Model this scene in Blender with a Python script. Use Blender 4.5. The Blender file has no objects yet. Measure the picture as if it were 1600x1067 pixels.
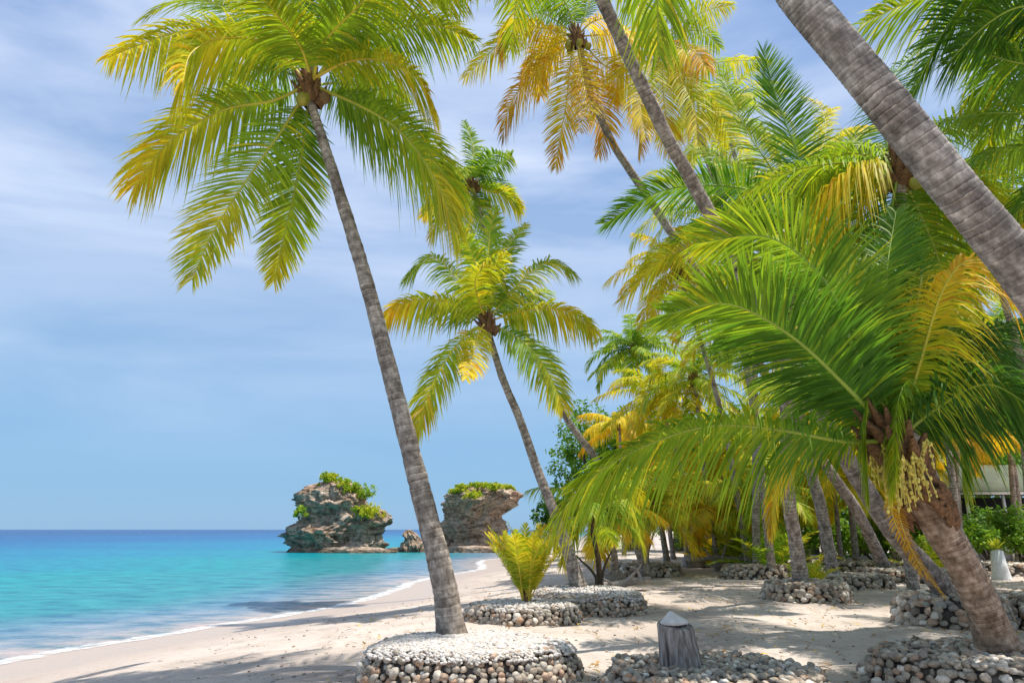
import bpy, math, random
import numpy as np
from mathutils import Vector, noise
R = math.radians
scene = bpy.context.scene
COL = scene.collection

# ------------------------------------------------------------------ camera
F = 1067.0                      # focal length in photograph pixels (1600 wide)
PITCH = math.atan(293.5 / F)
CAMZ = 2.4
cam = bpy.data.objects.new('camera', bpy.data.cameras.new('camera'))
COL.objects.link(cam)
cam.location = (0, 0, CAMZ)
cam.rotation_euler = (R(90) + PITCH, 0, 0)
cam.data.sensor_width = 36
cam.data.lens = 36 * F / 1600
cam.data.clip_end = 60000
scene.camera = cam

# ------------------------------------------------------------------ sky and sun
SUN = Vector((0.38, -0.03, 1.0)).normalized()      # towards the sun: high, from the right
SUN_EL = math.asin(SUN.z)
SUN_AZ = math.atan2(SUN.x, SUN.y)
world = bpy.data.worlds.new('World')
scene.world = world
world.use_nodes = True
wn, wl = world.node_tree.nodes, world.node_tree.links
wn.clear()
def W(t, **k):
    n = wn.new(t)
    for a, b in k.items(): setattr(n, a, b)
    return n
sky = W('ShaderNodeTexSky', sky_type='NISHITA', sun_disc=False, sun_elevation=SUN_EL, sun_rotation=SUN_AZ,
        altitude=0, air_density=1.0, dust_density=0.3, ozone_density=2.0)
bg = W('ShaderNodeBackground'); bg.inputs['Strength'].default_value = 0.12
out = W('ShaderNodeOutputWorld')
tc = W('ShaderNodeTexCoord')
sep = W('ShaderNodeSeparateXYZ'); wl.new(tc.outputs['Generated'], sep.inputs[0])
# even out the pale horizon band a little: tropical sky stays blue down to the sea
grad = W('ShaderNodeValToRGB')
e = grad.color_ramp.elements
e[0].position = 0.0; e[0].color = (1.65, 3.3, 5.3, 1)
e[1].position = 1.0; e[1].color = (1.7, 2.75, 5.0, 1)
for p, c in ((0.12, (1.7, 3.35, 5.4, 1)), (0.32, (2.6, 3.8, 5.75, 1)), (0.62, (2.0, 3.1, 5.4, 1))):
    k = e.new(p); k.color = c
wl.new(sep.outputs['Z'], grad.inputs[0])
mx = W('ShaderNodeMix', data_type='RGBA'); mx.inputs[0].default_value = 0.88
wl.new(sky.outputs[0], mx.inputs[6]); wl.new(grad.outputs[0], mx.inputs[7])
# thin veils of cloud
mp = W('ShaderNodeMapping'); mp.inputs['Scale'].default_value = (1.0, 1.2, 4.2); mp.inputs['Rotation'].default_value = (0.1, 0.25, 0)
wl.new(tc.outputs['Generated'], mp.inputs[0])
n1 = W('ShaderNodeTexNoise'); n1.inputs['Scale'].default_value = 1.7; n1.inputs['Detail'].default_value = 7; n1.inputs['Roughness'].default_value = 0.55
n1.inputs['Distortion'].default_value = 0.5
wl.new(mp.outputs[0], n1.inputs['Vector'])
cr = W('ShaderNodeValToRGB'); cr.color_ramp.elements[0].position = 0.38; cr.color_ramp.elements[1].position = 0.7
wl.new(n1.outputs[0], cr.inputs[0])
elev = W('ShaderNodeMapRange'); elev.inputs[1].default_value = 0.06; elev.inputs[2].default_value = 0.42
wl.new(sep.outputs['Z'], elev.inputs[0])
mul = W('ShaderNodeMath', operation='MULTIPLY'); wl.new(cr.outputs[0], mul.inputs[0]); wl.new(elev.outputs[0], mul.inputs[1])
m2 = W('ShaderNodeMath', operation='MULTIPLY'); wl.new(mul.outputs[0], m2.inputs[0]); m2.inputs[1].default_value = 0.72
mx2 = W('ShaderNodeMix', data_type='RGBA'); wl.new(m2.outputs[0], mx2.inputs[0]); wl.new(mx.outputs[2], mx2.inputs[6])
mx2.inputs[7].default_value = (5.9, 6.5, 7.8, 1)
wl.new(mx2.outputs[2], bg.inputs[0]); wl.new(bg.outputs[0], out.inputs[0])

sl = bpy.data.lights.new('sun', 'SUN'); sl.energy = 4.6; sl.angle = R(0.5); sl.color = (1, 0.95, 0.87)
so = bpy.data.objects.new('sun', sl); COL.objects.link(so)
so.rotation_euler = SUN.to_track_quat('Z', 'Y').to_euler()
so.location = (30, 10, 60)
scene.view_settings.view_transform = 'Standard'
scene.view_settings.look = 'None'
scene.view_settings.exposure = 0.3
scene.view_settings.gamma = 1
scene.view_settings.use_curve_mapping = False
scene.render.engine = 'CYCLES'
scene.cycles.max_bounces = 8
scene.cycles.transmission_bounces = 5
scene.cycles.transparent_max_bounces = 8

# ------------------------------------------------------------------ helpers
rnd = random.Random(7)
CP, SP = math.cos(PITCH), math.sin(PITCH)
def ray(px, py):
    u, v = (px - 800) / F, (533.5 - py) / F
    return Vector((u, CP - v * SP, SP + v * CP))
def at(px, py, Y):                        # the point of that sight line at distance Y
    d = ray(px, py); return Vector((0, 0, CAMZ)) + d * (Y / d.y)
def onz(px, py, z):
    d = ray(px, py); return Vector((0, 0, CAMZ)) + d * ((z - CAMZ) / d.z)

def new_mesh(name, v, quads, mat, attrs=None, smooth=True):
    v = np.asarray(v, dtype=np.float32).reshape(-1, 3)
    me = bpy.data.meshes.new(name)
    me.vertices.add(len(v)); me.vertices.foreach_set('co', v.ravel())
    if isinstance(quads, tuple):
        loops, starts = quads
    else:
        q = np.asarray(quads, dtype=np.int32); loops = q.ravel(); starts = np.arange(0, q.size, q.shape[1])
    me.loops.add(len(loops)); me.loops.foreach_set('vertex_index', np.asarray(loops, dtype=np.int32))
    me.polygons.add(len(starts)); me.polygons.foreach_set('loop_start', np.asarray(starts, dtype=np.int32))
    me.update(calc_edges=True); me.validate()
    if smooth: me.polygons.foreach_set('use_smooth', np.ones(len(me.polygons), dtype=bool))
    if mat: me.materials.append(mat)
    for k, a in (attrs or {}).items():
        a = np.asarray(a, dtype=np.float32)
        if a.ndim == 1:
            at_ = me.attributes.new(k, 'FLOAT', 'POINT'); at_.data.foreach_set('value', a)
        elif a.shape[1] == 4:
            at_ = me.attributes.new(k, 'FLOAT_COLOR', 'POINT'); at_.data.foreach_set('color', a.ravel())
        else:
            at_ = me.attributes.new(k, 'FLOAT_VECTOR', 'POINT'); at_.data.foreach_set('vector', a.ravel())
    return me
def obj(name, me, parent=None, kind=None):
    o = bpy.data.objects.new(name, me); COL.objects.link(o)
    if parent: o.parent = parent
    if kind: o['kind'] = kind
    return o
def tag(o, label, cat, group=None):
    o['label'] = label; o['category'] = cat
    if group: o['group'] = group
    return o
def thing(name, loc, label, cat, group=None):
    o = bpy.data.objects.new(name, None); COL.objects.link(o); o.location = loc; o.empty_display_size = 0.2
    return tag(o, label, cat, group)

def catmull(P, n):
    P = [Vector(p) for p in P]
    P = [P[0] * 2 - P[1]] + P + [P[-1] * 2 - P[-2]]
    m = len(P) - 3; outp = []
    for i in range(n):
        s = i / (n - 1) * m; k = min(int(s), m - 1); t = s - k
        a, b, c, d = P[k:k + 4]
        outp.append(0.5 * ((2 * b) + (c - a) * t + (2 * a - 5 * b + 4 * c - d) * t * t + (3 * b - a - 3 * c + d) * t ** 3))
    return outp
def lerp_list(vals, s):
    x = s * (len(vals) - 1); k = min(int(x), len(vals) - 2); t = x - k
    return vals[k] * (1 - t) + vals[k + 1] * t
def frames(pts, n0=None):
    """tangents and a transported normal along a list of points"""
    T = [(pts[min(i + 1, len(pts) - 1)] - pts[max(i - 1, 0)]).normalized() for i in range(len(pts))]
    n = n0 if n0 else Vector((0, 1, 0.01))
    N = []
    for t in T:
        n = (n - t * n.dot(t)).normalized(); N.append(n.copy())
    return T, N
def tube_arrays(pts, rad, sides, n0=None, flat=1.0):
    T, N = frames(pts, n0)
    V = []
    for i, p in enumerate(pts):
        b = T[i].cross(N[i])
        for k in range(sides):
            a = 2 * math.pi * k / sides
            V.append(p + (N[i] * math.cos(a) * flat + b * math.sin(a)) * rad[i])
    Q = []
    for i in range(len(pts) - 1):
        for k in range(sides):
            k2 = (k + 1) % sides
            Q.append((i * sides + k, i * sides + k2, (i + 1) * sides + k2, (i + 1) * sides + k))
    return V, Q

# ------------------------------------------------------------------ materials
def mat(name):
    m = bpy.data.materials.new(name); m.use_nodes = True
    return m, m.node_tree.nodes, m.node_tree.links, m.node_tree.nodes['Principled BSDF']
def nd(N, t, **k):
    n = N.new(t)
    for a, b in k.items():
        if a.startswith('i_'): n.inputs[a[2:].replace('_', ' ')].default_value = b
        else: setattr(n, a, b)
    return n
def ramp(N, pts):
    r = N.new('ShaderNodeValToRGB'); e = r.color_ramp.elements
    e[0].position, e[0].color = pts[0][0], (*pts[0][1], 1)
    e[1].position, e[1].color = pts[-1][0], (*pts[-1][1], 1)
    for p, c in pts[1:-1]:
        k = e.new(p); k.color = (*c, 1)
    return r
def mixc(N, L, f, a, b, mode='MIX'):
    n = N.new('ShaderNodeMix'); n.data_type = 'RGBA'; n.blend_type = mode
    for s, v in ((0, f), (6, a), (7, b)):
        if hasattr(v, 'links'): L.new(v, n.inputs[s])
        elif isinstance(v, tuple): n.inputs[s].default_value = (*v, 1)
        else: n.inputs[s].default_value = v
    return n.outputs[2]
def bump(N, L, h, strength, dist, bsdf, prev=None):
    b = N.new('ShaderNodeBump'); b.inputs['Strength'].default_value = strength; b.inputs['Distance'].default_value = dist
    L.new(h, b.inputs['Height'])
    if prev: L.new(prev, b.inputs['Normal'])
    L.new(b.outputs[0], bsdf.inputs['Normal']); return b.outputs[0]

def leaf_material(name, transl=0.42, gloss=0.22, rough=0.5):
    m, N, L, P = mat(name)
    a = nd(N, 'ShaderNodeAttribute', attribute_name='Col')
    P.inputs['Roughness'].default_value = rough
    P.inputs['Specular IOR Level'].default_value = gloss
    tcx = nd(N, 'ShaderNodeNewGeometry')
    nz = nd(N, 'ShaderNodeTexNoise', i_Scale=2.2, i_Detail=3.0); L.new(tcx.outputs['Position'], nz.inputs['Vector'])
    r = ramp(N, [(0.3, (0.82, 0.82, 0.82)), (0.7, (1.15, 1.12, 1.0))]); L.new(nz.outputs[0], r.inputs[0])
    c = mixc(N, L, 1.0, a.outputs['Color'], r.outputs[0], 'MULTIPLY')
    L.new(c, P.inputs['Base Color'])
    t = N.new('ShaderNodeBsdfTranslucent')
    tc_ = mixc(N, L, 1.0, c, (1.35, 1.32, 0.8), 'MULTIPLY'); L.new(tc_, t.inputs[0])
    ms = N.new('ShaderNodeMixShader'); ms.inputs[0].default_value = transl
    L.new(P.outputs[0], ms.inputs[1]); L.new(t.outputs[0], ms.inputs[2])
    L.new(ms.outputs[0], N['Material Output'].inputs[0])
    return m
M_LEAF = leaf_material('palm_leaf')
M_BUSH = leaf_material('broad_leaf', 0.35, 0.25, 0.5)

def trunk_material(name, c_dark, c_mid, c_light, ringscale=1.0, warm=0.0):
    m, N, L, P = mat(name)
    a = nd(N, 'ShaderNodeAttribute', attribute_name='straight')
    mp1 = nd(N, 'ShaderNodeMapping'); mp1.inputs['Scale'].default_value = (1, 1, 0.7); L.new(a.outputs['Vector'], mp1.inputs[0])
    n1 = nd(N, 'ShaderNodeTexNoise', i_Scale=17.0, i_Detail=7.0, i_Roughness=0.6); L.new(mp1.outputs[0], n1.inputs['Vector'])
    n2 = nd(N, 'ShaderNodeTexNoise', i_Scale=5.0, i_Detail=4.0); L.new(a.outputs['Vector'], n2.inputs['Vector'])
    n3 = nd(N, 'ShaderNodeTexWave', wave_type='BANDS', bands_direction='Z', wave_profile='SAW', i_Scale=3.3 * ringscale, i_Distortion=3.2, i_Detail=4.0, i_Detail_Scale=1.1, i_Detail_Roughness=0.6)
    L.new(a.outputs['Vector'], n3.inputs['Vector'])
    n4 = nd(N, 'ShaderNodeTexVoronoi', feature='DISTANCE_TO_EDGE', i_Scale=13.0); mp4 = nd(N, 'ShaderNodeMapping'); mp4.inputs['Scale'].default_value = (1.6, 1.6, 0.6); L.new(a.outputs['Vector'], mp4.inputs[0]); 
    w4 = nd(N, 'ShaderNodeMix', data_type='VECTOR'); w4.inputs[0].default_value = .12; L.new(mp4.outputs[0], w4.inputs[4]); L.new(n2.outputs['Color'], w4.inputs[5]); L.new(w4.outputs[1], n4.inputs['Vector'])
    r1 = ramp(N, [(0.22, c_dark), (0.48, c_mid), (0.78, c_light)]); L.new(n1.outputs[0], r1.inputs[0])
    r2 = ramp(N, [(0.36, (0.6, 0.57, 0.54)), (0.64, (1.28, 1.26, 1.22))]); L.new(n2.outputs[0], r2.inputs[0])
    r3 = ramp(N, [(0.0, (0.34, 0.3, 0.28)), (0.2, (0.9, 0.9, 0.9)), (0.72, (1.0, 1.0, 1.0)), (1.0, (1.7, 1.68, 1.65))])
    n5 = nd(N, 'ShaderNodeTexNoise', i_Scale=1.7, i_Detail=3.0); L.new(a.outputs['Vector'], n5.inputs['Vector']); r5 = ramp(N, [(0.42, (.18, .18, .18)), (0.62, (1, 1, 1))]); L.new(n5.outputs[0], r5.inputs[0])
    hm = nd(N, 'ShaderNodeMath', operation='MULTIPLY'); L.new(r5.outputs[0], hm.inputs[0]); L.new(n3.outputs['Fac'], hm.inputs[1]); L.new(n3.outputs['Fac'], r3.inputs[0])
    c = mixc(N, L, 1.0, r1.outputs[0], r2.outputs[0], 'MULTIPLY')
    c = mixc(N, L, r5.outputs[0], c, r3.outputs[0], 'MULTIPLY')
    r4 = ramp(N, [(0.0, (0.5, 0.47, 0.45)), (0.06, (1, 1, 1))]); L.new(n4.outputs['Distance'], r4.inputs[0]); c = mixc(N, L, 0.3, c, r4.outputs[0], 'MULTIPLY')
    cv = nd(N, 'ShaderNodeAttribute', attribute_name='Col')
    c = mixc(N, L, 1.0, c, cv.outputs['Color'], 'MULTIPLY')
    L.new(c, P.inputs['Base Color']); P.inputs['Roughness'].default_value = 0.88; P.inputs['Specular IOR Level'].default_value = 0.2
    b1 = bump(N, L, hm.outputs[0], 0.7, 0.016, P)
    bump(N, L, n1.outputs[0], 0.9, 0.015, P, b1)
    return m
M_TRUNK = trunk_material('palm_bark_grey', (0.13, 0.105, 0.09), (0.33, 0.28, 0.24), (0.60, 0.54, 0.48))
M_TRUNKP = trunk_material('palm_bark_violet_grey', (0.10, 0.088, 0.08), (0.27, 0.245, 0.225), (0.58, 0.54, 0.5), 1.5)
M_TRUNKB = trunk_material('palm_bark_brown', (0.13, 0.08, 0.05), (0.35, 0.245, 0.175), (0.58, 0.46, 0.36), 1.6)

def plain(name, col, rough=0.7, scale=12.0, amt=0.35, bumpd=0.01, spec=0.3):
    m, N, L, P = mat(name)
    tcx = nd(N, 'ShaderNodeTexCoord')
    n1 = nd(N, 'ShaderNodeTexNoise', i_Scale=scale, i_Detail=5.0, i_Roughness=0.6); L.new(tcx.outputs['Object'], n1.inputs['Vector'])
    lo = tuple(c * (1 - amt) for c in col); hi = tuple(min(1, c * (1 + amt)) for c in col)
    r = ramp(N, [(0.3, lo), (0.7, hi)]); L.new(n1.outputs[0], r.inputs[0]); L.new(r.outputs[0], P.inputs['Base Color'])
    P.inputs['Roughness'].default_value = rough; P.inputs['Specular IOR Level'].default_value = spec
    bump(N, L, n1.outputs[0], 0.5, bumpd, P)
    return m
M_RACHIS = leaf_material('frond_midrib', 0.0, 0.4, 0.45)
M_FIBRE = plain('crown_fibre', (0.20, 0.105, 0.05), 0.9, 30, 0.6, 0.02)
M_COCO = plain('coconut_husk', (0.30, 0.27, 0.04), 0.45, 6, 0.35, 0.005)
M_COCOB = plain('dry_coconut_husk', (0.20, 0.12, 0.055), 0.7, 6, 0.35, 0.005)
M_WOOD = plain('grey_driftwood', (0.30, 0.26, 0.23), 0.85, 18, 0.45, 0.01)
M_TWIG = plain('dark_branch', (0.09, 0.07, 0.05), 0.85, 18, 0.45, 0.01)
M_CORE = plain('planter_mortar', (0.10, 0.085, 0.07), 0.95, 14, 0.4, 0.02)
M_WHITE = plain('white_paint', (0.72, 0.72, 0.7), 0.6, 9, 0.12, 0.003)
M_ROOF = plain('weathered_roof_sheet', (0.10, 0.115, 0.065), 0.7, 3, 0.2, 0.005)
M_WALL = plain('hut_wall_paint', (0.33, 0.31, 0.29), 0.8, 3, 0.2, 0.005)
M_DARK = plain('hut_shade_paint', (0.03, 0.03, 0.03), 0.8, 3, 0.2, 0.0)  # flat near-black, the shade inside the hut painted as colour
M_BLUE = plain('blue_canvas', (0.03, 0.12, 0.42), 0.7, 3, 0.2, 0.002)
M_CAP = plain('pale_coral_stone', (0.62, 0.6, 0.58), 0.85, 9, 0.18, 0.01)
M_BEAD = plain('flower_beads', (0.74, 0.60, 0.13), 0.5, 9, 0.3, 0.002)

STONE_PTS = [(0.0, (0.18, 0.145, 0.11)), (0.18, (0.42, 0.35, 0.27)), (0.36, (0.30, 0.265, 0.22)), (0.52, (0.56, 0.475, 0.375)),
             (0.66, (0.44, 0.27, 0.17)), (0.8, (0.33, 0.32, 0.285)), (0.92, (0.62, 0.54, 0.44)), (1.0, (0.74, 0.69, 0.61))]
def stone_material(name, per_object, pts=STONE_PTS):
    m, N, L, P = mat(name)
    if per_object: src = nd(N, 'ShaderNodeObjectInfo').outputs['Random']
    else: src = nd(N, 'ShaderNodeNewGeometry').outputs['Random Per Island']
    r = ramp(N, pts); L.new(src, r.inputs[0])
    tcx = nd(N, 'ShaderNodeNewGeometry')
    n1 = nd(N, 'ShaderNodeTexNoise', i_Scale=28.0, i_Detail=4.0); L.new(tcx.outputs['Position'], n1.inputs['Vector'])
    r2 = ramp(N, [(0.3, (0.7, 0.68, 0.66)), (0.7, (1.2, 1.2, 1.2))]); L.new(n1.outputs[0], r2.inputs[0])
    c = mixc(N, L, 1.0, r.outputs[0], r2.outputs[0], 'MULTIPLY'); L.new(c, P.inputs['Base Color'])
    P.inputs['Roughness'].default_value = 0.75
    bump(N, L, n1.outputs[0], 0.4, 0.01, P)
    return m
M_STONE = stone_material('beach_cobble', True)
M_STONES = stone_material('beach_cobbles_joined', False)
M_PEB = stone_material('pale_pebbles', False, [(0.0, (0.46, 0.42, 0.38)), (0.4, (0.66, 0.62, 0.57)), (0.75, (0.58, 0.5, 0.44)), (1.0, (0.78, 0.76, 0.73))])

# sand
m, N, L, P = mat('beach_sand'); M_SAND = m
g = nd(N, 'ShaderNodeNewGeometry')
w = nd(N, 'ShaderNodeAttribute', attribute_name='wet')
nb = nd(N, 'ShaderNodeTexNoise', i_Scale=0.5, i_Detail=5.0, i_Distortion=0.6); L.new(g.outputs['Position'], nb.inputs['Vector'])
nf = nd(N, 'ShaderNodeTexNoise', i_Scale=140.0, i_Detail=3.0); L.new(g.outputs['Position'], nf.inputs['Vector'])
nm = nd(N, 'ShaderNodeTexNoise', i_Scale=5.5, i_Detail=5.0, i_Roughness=0.6); L.new(g.outputs['Position'], nm.inputs['Vector'])
r = ramp(N, [(0.3, (0.41, 0.34, 0.29)), (0.52, (0.54, 0.46, 0.395)), (0.75, (0.64, 0.565, 0.50))]); L.new(nb.outputs[0], r.inputs[0])
rf = ramp(N, [(0.3, (0.82, 0.8, 0.78)), (0.6, (1.05, 1.05, 1.05))]); L.new(nf.outputs[0], rf.inputs[0])
c = mixc(N, L, 1.0, r.outputs[0], rf.outputs[0], 'MULTIPLY')
rm = ramp(N, [(0.32, (0.8, 0.77, 0.74)), (0.5, (1, 1, 1))]); L.new(nm.outputs[0], rm.inputs[0])
c = mixc(N, L, 0.7, c, rm.outputs[0], 'MULTIPLY')
# seaweed crumbs and leaf litter flecks
vo = nd(N, 'ShaderNodeTexVoronoi', i_Scale=16.0); L.new(g.outputs['Position'], vo.inputs['Vector'])
rv = ramp(N, [(0.05, (1, 1, 1)), (0.11, (0, 0, 0))]); L.new(vo.outputs['Distance'], rv.inputs[0])
rr = ramp(N, [(0.5, (0, 0, 0)), (0.62, (1, 1, 1))]); L.new(nb.outputs[0], rr.inputs[0])
fm = nd(N, 'ShaderNodeMath', operation='MULTIPLY'); L.new(rv.outputs[0], fm.inputs[0]); L.new(rr.outputs[0], fm.inputs[1])
c = mixc(N, L, fm.outputs[0], c, (0.2, 0.15, 0.11))
wn_ = nd(N, 'ShaderNodeMath', operation='MULTIPLY_ADD'); L.new(nb.outputs[0], wn_.inputs[0]); wn_.inputs[1].default_value = 0.7; wn_.inputs[2].default_value = -0.35
wa = nd(N, 'ShaderNodeMath', operation='ADD', use_clamp=True); L.new(w.outputs['Fac'], wa.inputs[0]); L.new(wn_.outputs[0], wa.inputs[1])
wr = ramp(N, [(0.25, (0, 0, 0)), (0.6, (1, 1, 1))]); L.new(wa.outputs[0], wr.inputs[0])
c = mixc(N, L, wr.outputs[0], c, (0.47, 0.375, 0.305))
L.new(c, P.inputs['Base Color'])
rg = nd(N, 'ShaderNodeMapRange'); rg.inputs[3].default_value = 0.95; rg.inputs[4].default_value = 0.38; L.new(wr.outputs[0], rg.inputs[0]); L.new(rg.outputs[0], P.inputs['Roughness'])
P.inputs['Specular IOR Level'].default_value = 0.25
vf = nd(N, 'ShaderNodeTexVoronoi', i_Scale=2.6, feature='SMOOTH_F1', i_Smoothness=0.4); wv = nd(N, 'ShaderNodeMix', data_type='VECTOR'); wv.inputs[0].default_value = .25; L.new(g.outputs['Position'], wv.inputs[4]); L.new(nm.outputs['Color'], wv.inputs[5]); L.new(wv.outputs[1], vf.inputs['Vector'])
rvf = ramp(N, [(0.1, (0, 0, 0)), (0.32, (1, 1, 1))]); L.new(vf.outputs['Distance'], rvf.inputs[0])
dry = nd(N, 'ShaderNodeMath', operation='SUBTRACT'); dry.inputs[0].default_value = 1.0; L.new(wr.outputs[0], dry.inputs[1])
hf = nd(N, 'ShaderNodeMath', operation='MULTIPLY'); L.new(rvf.outputs[0], hf.inputs[0]); L.new(dry.outputs[0], hf.inputs[1])
b0 = bump(N, L, hf.outputs[0], 0.55, 0.05, P)
b1 = bump(N, L, nm.outputs[0], 0.7, 0.05, P, b0)
bump(N, L, nf.outputs[0], 0.35, 0.006, P, b1)

# sea
m, N, L, P = mat('sea_water'); M_SEA = m
g = nd(N, 'ShaderNodeNewGeometry')
a = nd(N, 'ShaderNodeAttribute', attribute_name='offshore')
nb = nd(N, 'ShaderNodeTexNoise', i_Scale=0.035, i_Detail=5.0); 
mpv = nd(N, 'ShaderNodeMapping'); mpv.inputs['Scale'].default_value = (0.6, 1.6, 1); L.new(g.outputs['Position'], mpv.inputs[0]); L.new(mpv.outputs[0], nb.inputs['Vector'])
md = nd(N, 'ShaderNodeMath', operation='MULTIPLY_ADD'); L.new(nb.outputs[0], md.inputs[0]); md.inputs[1].default_value = 0.26; md.inputs[2].default_value = -0.13
mdm = nd(N, 'ShaderNodeMath', operation='MULTIPLY'); ad = nd(N, 'ShaderNodeMath', operation='ADD'); L.new(a.outputs['Fac'], ad.inputs[0]); L.new(md.outputs[0], mdm.inputs[0]); mq = nd(N, 'ShaderNodeMapRange'); mq.inputs[1].default_value = 0.0; mq.inputs[2].default_value = 0.2; L.new(a.outputs['Fac'], mq.inputs[0]); L.new(mq.outputs[0], mdm.inputs[1]); L.new(mdm.outputs[0], ad.inputs[1])
r = ramp(N, [(0.0, (0.42, 0.37, 0.33)), (0.045, (0.29, 0.32, 0.35)), (0.12, (0.12, 0.23, 0.31)), (0.22, (0.03, 0.24, 0.27)), (0.38, (0.004, 0.255, 0.275)), (0.5, (0.002, 0.20, 0.31)), (0.66, (0.001, 0.105, 0.27)), (0.86, (0.0008, 0.05, 0.185))])
L.new(ad.outputs[0], r.inputs[0])
mpw = nd(N, 'ShaderNodeMapping'); mpw.inputs['Scale'].default_value = (0.5, 0.9, 1); mpw.inputs['Rotation'].default_value = (0, 0, 0.25); L.new(g.outputs['Position'], mpw.inputs[0])
n1 = nd(N, 'ShaderNodeTexNoise', i_Scale=1.3, i_Detail=6.0, i_Roughness=0.62); L.new(mpw.outputs[0], n1.inputs['Vector'])
rc = ramp(N, [(0.36, (0.3, 0.58, 0.74)), (0.48, (0.92, 0.95, 0.97)), (0.64, (1.55, 1.25, 1.15))]); L.new(n1.outputs[0], rc.inputs[0])
c = mixc(N, L, 0.9, r.outputs[0], rc.outputs[0], 'MULTIPLY')
L.new(c, P.inputs['Base Color']); P.inputs['Roughness'].default_value = 0.22; P.inputs['IOR'].default_value = 1.33
P.inputs['Specular IOR Level'].default_value = 0.13
bump(N, L, n1.outputs[0], 1.0, 0.4, P)
tr = N.new('ShaderNodeBsdfTransparent'); tr.inputs[0].default_value = (0.97, 0.99, 0.99, 1)
ms = N.new('ShaderNodeMixShader')
al = nd(N, 'ShaderNodeMapRange', interpolation_type='SMOOTHSTEP'); al.inputs[1].default_value = 0.0; al.inputs[2].default_value = 0.13; al.inputs[3].default_value = 0.97; al.inputs[4].default_value = 1.0
L.new(a.outputs['Fac'], al.inputs[0]); L.new(al.outputs[0], ms.inputs[0]); L.new(tr.outputs[0], ms.inputs[1]); L.new(P.outputs[0], ms.inputs[2])
L.new(ms.outputs[0], N['Material Output'].inputs[0])

# foam
m, N, L, P = mat('sea_foam'); M_FOAM = m
g = nd(N, 'ShaderNodeNewGeometry'); a = nd(N, 'ShaderNodeAttribute', attribute_name='edge')
n1 = nd(N, 'ShaderNodeTexNoise', i_Scale=2.2, i_Detail=9.0, i_Roughness=0.78); L.new(g.outputs['Position'], n1.inputs['Vector'])
ad = nd(N, 'ShaderNodeMath', operation='MULTIPLY'); L.new(n1.outputs[0], ad.inputs[0]); L.new(a.outputs['Fac'], ad.inputs[1])
r = ramp(N, [(0.40, (0, 0, 0)), (0.58, (.85, .85, .85))]); L.new(ad.outputs[0], r.inputs[0])
P.inputs['Base Color'].default_value = (0.8, 0.82, 0.82, 1); P.inputs['Roughness'].default_value = 0.8
tr = N.new('ShaderNodeBsdfTransparent'); ms = N.new('ShaderNodeMixShader')
L.new(r.outputs[0], ms.inputs[0]); L.new(tr.outputs[0], ms.inputs[1]); L.new(P.outputs[0], ms.inputs[2]); L.new(ms.outputs[0], N['Material Output'].inputs[0])

# sea stack rock
m, N, L, P = mat('stack_rock'); M_ROCK = m
g = nd(N, 'ShaderNodeNewGeometry')
mp1 = nd(N, 'ShaderNodeMapping'); mp1.inputs['Scale'].default_value = (0.5, 0.5, 2.2); mp1.inputs['Rotation'].default_value = (0.15, 0.12, 0); L.new(g.outputs['Position'], mp1.inputs[0])
n1 = nd(N, 'ShaderNodeTexNoise', i_Scale=0.9, i_Detail=7.0, i_Roughness=0.7); L.new(mp1.outputs[0], n1.inputs['Vector'])
n2 = nd(N, 'ShaderNodeTexNoise', i_Scale=2.6, i_Detail=6.0, i_Roughness=0.7); L.new(g.outputs['Position'], n2.inputs['Vector'])
n3 = nd(N, 'ShaderNodeTexNoise', i_Scale=0.33, i_Detail=3.0); L.new(g.outputs['Position'], n3.inputs['Vector'])
r = ramp(N, [(0.32, (0.13, 0.10, 0.075)), (0.42, (0.37, 0.29, 0.22)), (0.52, (0.60, 0.485, 0.375)), (0.66, (0.80, 0.69, 0.56))]); L.new(n1.outputs[0], r.inputs[0])
r2 = ramp(N, [(0.38, (0.5, 0.45, 0.42)), (0.52, (1.05, 1.0, 0.98))]); L.new(n2.outputs[0], r2.inputs[0])
r3 = ramp(N, [(0.4, (0.95, 0.95, 0.93)), (0.62, (1.06, 0.94, 0.84))]); L.new(n3.outputs[0], r3.inputs[0])
c = mixc(N, L, 1.0, r.outputs[0], r2.outputs[0], 'MULTIPLY'); c = mixc(N, L, 1.0, c, r3.outputs[0], 'MULTIPLY')
cv = nd(N, 'ShaderNodeAttribute', attribute_name='Col'); c = mixc(N, L, 1.0, c, cv.outputs['Color'], 'MULTIPLY')
L.new(c, P.inputs['Base Color']); P.inputs['Roughness'].default_value = 0.95; P.inputs['Specular IOR Level'].default_value = 0.1
b1 = bump(N, L, n1.outputs[0], 1.0, 0.5, P); bump(N, L, n2.outputs[0], 1.0, 0.25, P, b1)

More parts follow.
